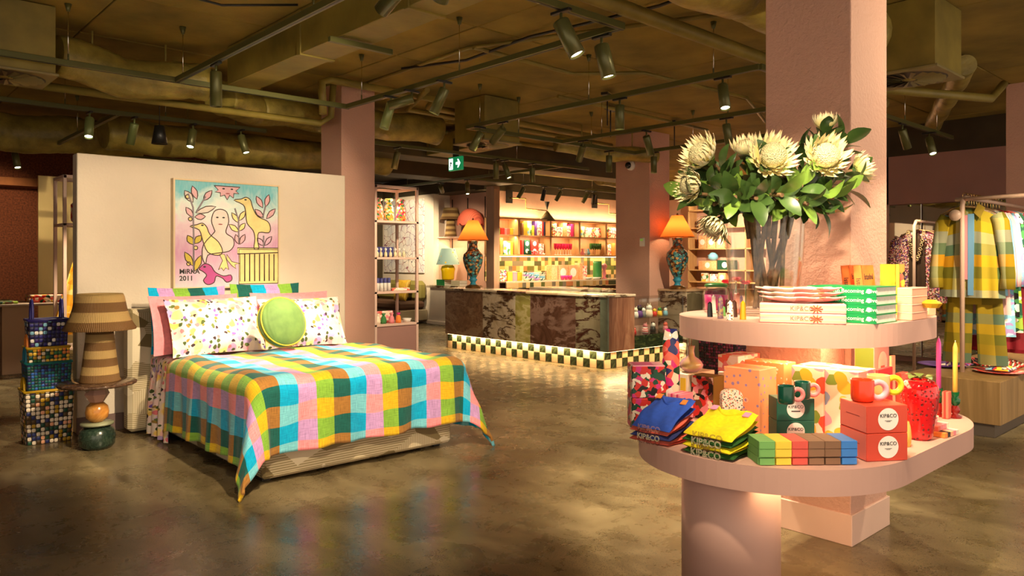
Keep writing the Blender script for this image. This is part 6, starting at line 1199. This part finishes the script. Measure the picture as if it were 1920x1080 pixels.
# ---------------------------------------------------------------- garment rails
wp = thing('wooden_plinth', 'low oak display plinth on a recessed kick below the garment rail', 'plinth', (7.03, 1.82, 0)); obj('oak_box', B(0, 2.6, 0, .72, .115, .47, .004), wood('oak_veneer', (.20, .115, .04), (.33, .20, .08), .6), wp); obj('kick', B(.07, 2.5, .06, .66, 0, .115), plain((.14, .11, .085), .6), wp)
RAILM = mottled('rail_pink', (.68, .47, .36), .03, 3, .35)
gr = thing('garment_rail', 'pale pink tubular garment rail standing on the oak plinth', 'clothes rail', (7.44, 2.22, .47)); RZ = 2.02-.47
obj('upright', MB().tube([(0, 0, 0), (0, 0, RZ-.08), (.02, 0, RZ-.02), (.08, 0, RZ)], .02, 12), RAILM, gr); obj('rail', MB().tube([(.08, 0, RZ), (2.0, 0, RZ)], .018, 12), RAILM, gr); obj('upright', MB().tube([(2.0, 0, 0), (2.0, 0, RZ)], .02, 12), RAILM, gr)
obj('cross_bar', MB().tube([(.02, .06, RZ-.02), (.02, -1.3, RZ-.0)], .018, 12), RAILM, gr); obj('tag_disc', MB().lathe([(0, 0), (.05, 0), (.05, .008), (0, .008)], 20, cap=False), RAILM, gr, (-.02, .05, RZ-.16), (0, R(-90), 0))
def hanger(label, u, v, z, w=.40, rz=R(-90), grp='hangers on the front rail'):
    t = thing('coat_hanger', label, 'hanger', (u, v, z), rz, grp); obj('hook', MB().tube([(0, 0, -.10), (0, 0, -.03)]+[(0, .022*math.sin(a)*0+.0, .0) for a in ()]+[(.022*math.cos(a)-.0, 0, .0+.022*math.sin(a)) for a in [math.pi*(1.35-1.35*k/8) for k in range(9)]], .003, 6), MT['brass'], t)
    obj('shoulders', MB().tube([(-w/2, 0, -.17), (-.1, 0, -.115), (0, 0, -.10), (.1, 0, -.115), (w/2, 0, -.17)], .009, 8), MT['oak'], t); return t
def garment(name, label, cat, u, v, zt, w, ln, mat, rz=R(-90), sleeve=.5, flare=1.15, dep=.05, collar=None, grp=None, neck=.07, openf=None, seed=0, buttons=None, facing=None):
    t = thing(name, label, cat, (u, v, zt), rz, grp); rnd = random.Random(seed); p = [rnd.uniform(0, 6) for _ in range(4)]
    def bod(sg):
        def f(a, b):
            x = a*2-1; W = w*(.92+(flare-.92)*b); e = max(0, 1-abs(x)**2.5)**.5; z = -.09*abs(x)**1.3*(1-b)**2-b*ln-(.05*max(0, 1-abs(x)*w/2/neck) if b < .02 and sg < 0 else 0)
            rip = (.012*math.sin(x*9+p[0]+b*2)+.008*math.sin(x*17+p[1]))*b; return (x*W/2, sg*dep*e*(.5+.5*b)+rip, z)
        return f
    m = MB(); m.grid(bod(-1), 28, 22, uvf=lambda a, b: (a*w, -b*ln)); m.grid(bod(1), 28, 22, uvf=lambda a, b: (a*w+.3, -b*ln), flip=True); obj('body', m, mat, t)
    if sleeve:
        for s in (-1, 1):
            pts = [(s*w*.43, 0, -.075), (s*w*.50, -.005, -.14), (s*(w*.53+.02), -.01, -.14-sleeve*.4), (s*(w*.53+.04), -.012, -.12-sleeve*.75), (s*(w*.53+.035), -.02, -.10-sleeve)]; mm = MB().tube(pts, [.055, .062, .058, .055, .06], 14)
            for i, fc in enumerate(mm.f): mm.uv[i] = [(mm.v[j][0]*1.0+mm.v[j][1], mm.v[j][2]) for j in fc]
            obj('sleeve', mm, mat, t)
    if collar is not None:
        for s in (-1, 1): obj('collar', MB().add([(s*.03, -.045, -.05), (s*.055, -.012, .035), (s*.12, -.045, -.01), (s*.085, -.066, -.105)], [(0, 1, 2, 3), (3, 2, 1, 0)]), collar, t)
    if facing: obj('inner_facing', MB().box(-.055, -.014, -dep-.003, -dep*.6, -ln*.8, -.07), facing, t)
    if buttons: obj('placket', MB().box(-.014, .03, -dep-.006, -dep*.6, -ln+.02, -.06), buttons, t)
    return t
PJ = plaid2('pyjama_plaid', [rgb(235, 165, 20), rgb(60, 125, 110), rgb(170, 180, 165), rgb(190, 165, 30), rgb(115, 120, 35)], [rgb(95, 75, 20), rgb(205, 205, 160), rgb(120, 100, 30), rgb(235, 200, 60), rgb(70, 110, 80)], .105); PJ2 = plaid2('pyjama_plaid_dim', [rgb(150, 130, 40), rgb(80, 125, 115), rgb(200, 165, 40), rgb(110, 115, 40)], [rgb(90, 80, 25), rgb(160, 175, 150), rgb(120, 110, 30), rgb(190, 160, 40)], .10)
CZ_ = 1.93
trs = thing('plaid_trousers', 'checked pyjama trousers hanging below the plaid shirt', 'trousers', (7.60, 2.17, 1.075), R(-90))
for s in (-1, 1): obj('trouser_leg', MB().grid(lambda a, b, s=s: (s*.115+(.105+.012*b)*math.cos(a*2*math.pi)+s*.03*b, .035*math.sin(a*2*math.pi)+.008*math.sin(a*19+b*3), -.54*b), 26, 14, uvf=lambda a, b: (a*.5, b*.6)), PJ2, trs)
obj('waistband', MB().grid(lambda a, b: (.22*math.cos(a*2*math.pi), .04*math.sin(a*2*math.pi), .05-.06*b), 26, 3, uvf=lambda a, b: (a*.5, b*.06)), PJ2, trs)
garment('plaid_shirt', 'checked long sleeved pyjama shirt at the front of the rail', 'shirt', 7.52, 2.17, CZ_, .46, .80, PJ, sleeve=.62, collar=plain(rgb(165, 140, 45), .8), buttons=plain(rgb(110, 160, 200), .8), facing=plain(rgb(225, 150, 160), .85), seed=1)
hanger('hanger holding the front plaid shirt', 7.52, 2.22, 2.04)
def pr(n, c, sc=30, d=.03): return cells('print_'+n, [PAL[k] if isinstance(k, str) else k for k in c], sc, .9, coord='UV', dist=d)
GL_ = [('blue and pink striped shirt', stripes('print_stripe', V('sky', 'pink', 'white', 'sky'), .09, 0, coord='UV'), 7.62, .78, .60), ('pastel pink shirt', plain(rgb(240, 190, 190), .9), 7.69, .95, .6), ('light blue printed robe', pr('blue', ('sky', 'white', 'sky', 'lilac')), 7.76, 1.15, .6), ('white shirt with black green leaves', pr('leaf', ('white', 'dkgreen', 'black', 'white', 'green'), 26), 7.84, .98, .35), ('green leaf print dress', pr('leaf2', ('green', 'cream', 'dkgreen', 'lime'), 24), 7.91, 1.12, .35), ('dark red velvet robe', mottled('red_velvet', rgb(130, 12, 30), .25, 6, .8), 7.99, 1.28, .58), ('crimson long dress', mottled('crimson', rgb(165, 20, 45), .2, 6, .8), 8.07, 1.32, .5), ('orange floral dress', pr('orange', ('orange', 'cream', 'coral', 'peach', 'green'), 22), 8.16, 1.22, .3), ('cream and rose floral shirt', pr('rose', ('cream', 'coral', 'pink', 'yellow', 'green'), 24), 8.25, 1.2, .4), ('sky blue shirt', plain(rgb(120, 175, 210), .9), 8.34, 1.0, .5), ('peach patterned robe', pr('peach', ('peach', 'cream', 'red', 'yellow'), 26), 8.43, 1.25, .5), ('yellow floral dress', pr('yel', ('yellow', 'cream', 'coral', 'green'), 24), 8.53, 1.2, .3)]
for k, (nm, mt, u, ln, sl_) in enumerate(GL_):
    garment('hanging_garment', nm+' hanging on the front rail', 'garment', u, 2.17-.012*k, CZ_, .44, ln, mt, sleeve=sl_, dep=.03, seed=k+3, grp='garments on the front rail'); hanger('hanger holding the '+nm, u, 2.22, 2.04)
rr = thing('rear_rail', 'smaller pink garment rail near the mirror wall', 'clothes rail', (9.15, 3.22, 0)); obj('upright', MB().tube([(0, 0, 0), (0, 0, 1.85), (.06, 0, 1.91)], .018, 10), RAILM, rr); obj('rail', MB().tube([(.06, 0, 1.91), (1.2, 0, 1.91)], .016, 10), RAILM, rr); obj('upright', MB().tube([(1.2, 0, 0), (1.2, 0, 1.91)], .018, 10), RAILM, rr); obj('foot', B(-.25, 1.3, -.2, .2, 0, .03, .004), RAILM, rr)
TWD = cells('tweed', V('brown', 'cream', 'pink', 'brown', 'purple'), 90, .95, coord='UV'); garment('tweed_jacket', 'brown and pink tweed jacket with a necklace on the rear rail', 'jacket', 9.30, 3.22, 1.80, .50, .82, TWD, sleeve=.6, seed=40); hanger('hanger holding the tweed jacket', 9.30, 3.22, 1.91, grp='hangers on the rear rail')
garment('dark_vest', 'dark brown top worn inside the tweed jacket', 'vest', 9.228, 3.22, 1.78, .17, .72, plain((.06, .03, .015), .9), sleeve=0, dep=.01, seed=41)
nk = thing('chain_necklace', 'chunky pale chain necklace draped on the tweed jacket', 'necklace', (9.205, 3.22, 1.80), R(-90)); lk = MB().tube([(.02*math.cos(a), 0, .013*math.sin(a)) for a in [k*math.pi/5 for k in range(10)]], .004, 5, closed=True).mesh('link'); lk.materials.append(plain(rgb(225, 200, 150), .3, .4))
for k in range(21): a = math.pi*(k/20-.5); obj('link', lk, None, nk, (.085*math.sin(a), -.01, -.34+.32*(abs(math.sin(a))**1.7)), (0, a*.9+(R(40) if k % 2 else 0), 0))
garment('purple_top', 'magenta purple ribbed top behind the tweed jacket', 'top', 9.48, 3.22, 1.82, .48, .8, mottled('purple_knit', rgb(140, 30, 85), .2, 12, .9), sleeve=.5, seed=42); hanger('hanger holding the purple top', 9.48, 3.22, 1.91, grp='hangers on the rear rail')
def scarf(label, u, v, z, mat, s=1.0, plate_=None):
    t = thing('folded_scarf', label, 'scarf', (u, v, z)); m = MB().grid(lambda a, b: ((a-.5)*.34*s, (b-.5)*.26*s, .012+.05*s*max(0, (1-abs(a*2-1)**3)*(1-abs(b*2-1)**3))*(.6+.4*math.sin(a*17+b*9))), 24, 18, uvf=lambda a, b: (a*.34, b*.26)); o = obj('silk', m, mat, t); q = o.modifiers.new('thickness', 'SOLIDIFY'); q.thickness = .01; return t
def dplate(label, u, v, z, mat): t = thing('display_plate', label, 'plate', (u, v, z)); obj('dish', MB().lathe([(0, 0), (.10, 0), (.20, .018), (.20, .022), (.10, .006), (0, .006)], 36, cap=False), mat, t)
dplate('painted pink plate at the left of the oak plinth', *gp(1765, 686, .472), .472, pr('plate', ('pink', 'cream', 'purple', 'coral'), 20)); dplate('painted red plate in the middle of the oak plinth', 7.62, 1.98, .472, cells('plate_red', V('red', 'pink', 'cream', 'coral'), 18, .3))
pu, pv = gp(1790, 690, .48); scarf('purple silk scarf on the left plate', pu+.1, pv+.02, .493, pr('silk1', ('purple', 'magenta', 'lilac', 'cream'), 26), .8); scarf('multicoloured silk scarf on the red plate', 7.66, 1.98, .494, pr('silk2', ('navy', 'yellow', 'cream', 'sky', 'red'), 26), .7); scarf('striped red scarf at the right of the oak plinth', 8.15, 2.08, .47, stripes('silk3', V('red', 'cream', 'brown'), .03, 1, coord='UV'), 1.1); scarf('dark red printed scarf behind on the oak plinth', 8.1, 2.38, .47, pr('silk4', ('red', 'black', 'coral'), 26), 1.0)
# ---------------------------------------------------------------- woven bag seen below the upper tier
bu, bv = at(1372, 6.0)
basket('dark red woven tote with blue handle seen between the table tiers', bu, bv, 0, .42, .34, .86, .9, weave('weave_maroon', [rgb(60, 12, 25), rgb(120, 20, 50), rgb(30, 15, 30), rgb(140, 40, 80), rgb(60, 30, 50)], 45, 45), plain(rgb(120, 25, 60), .5), [-1, 1], plain(rgb(40, 55, 110), .5), .14)
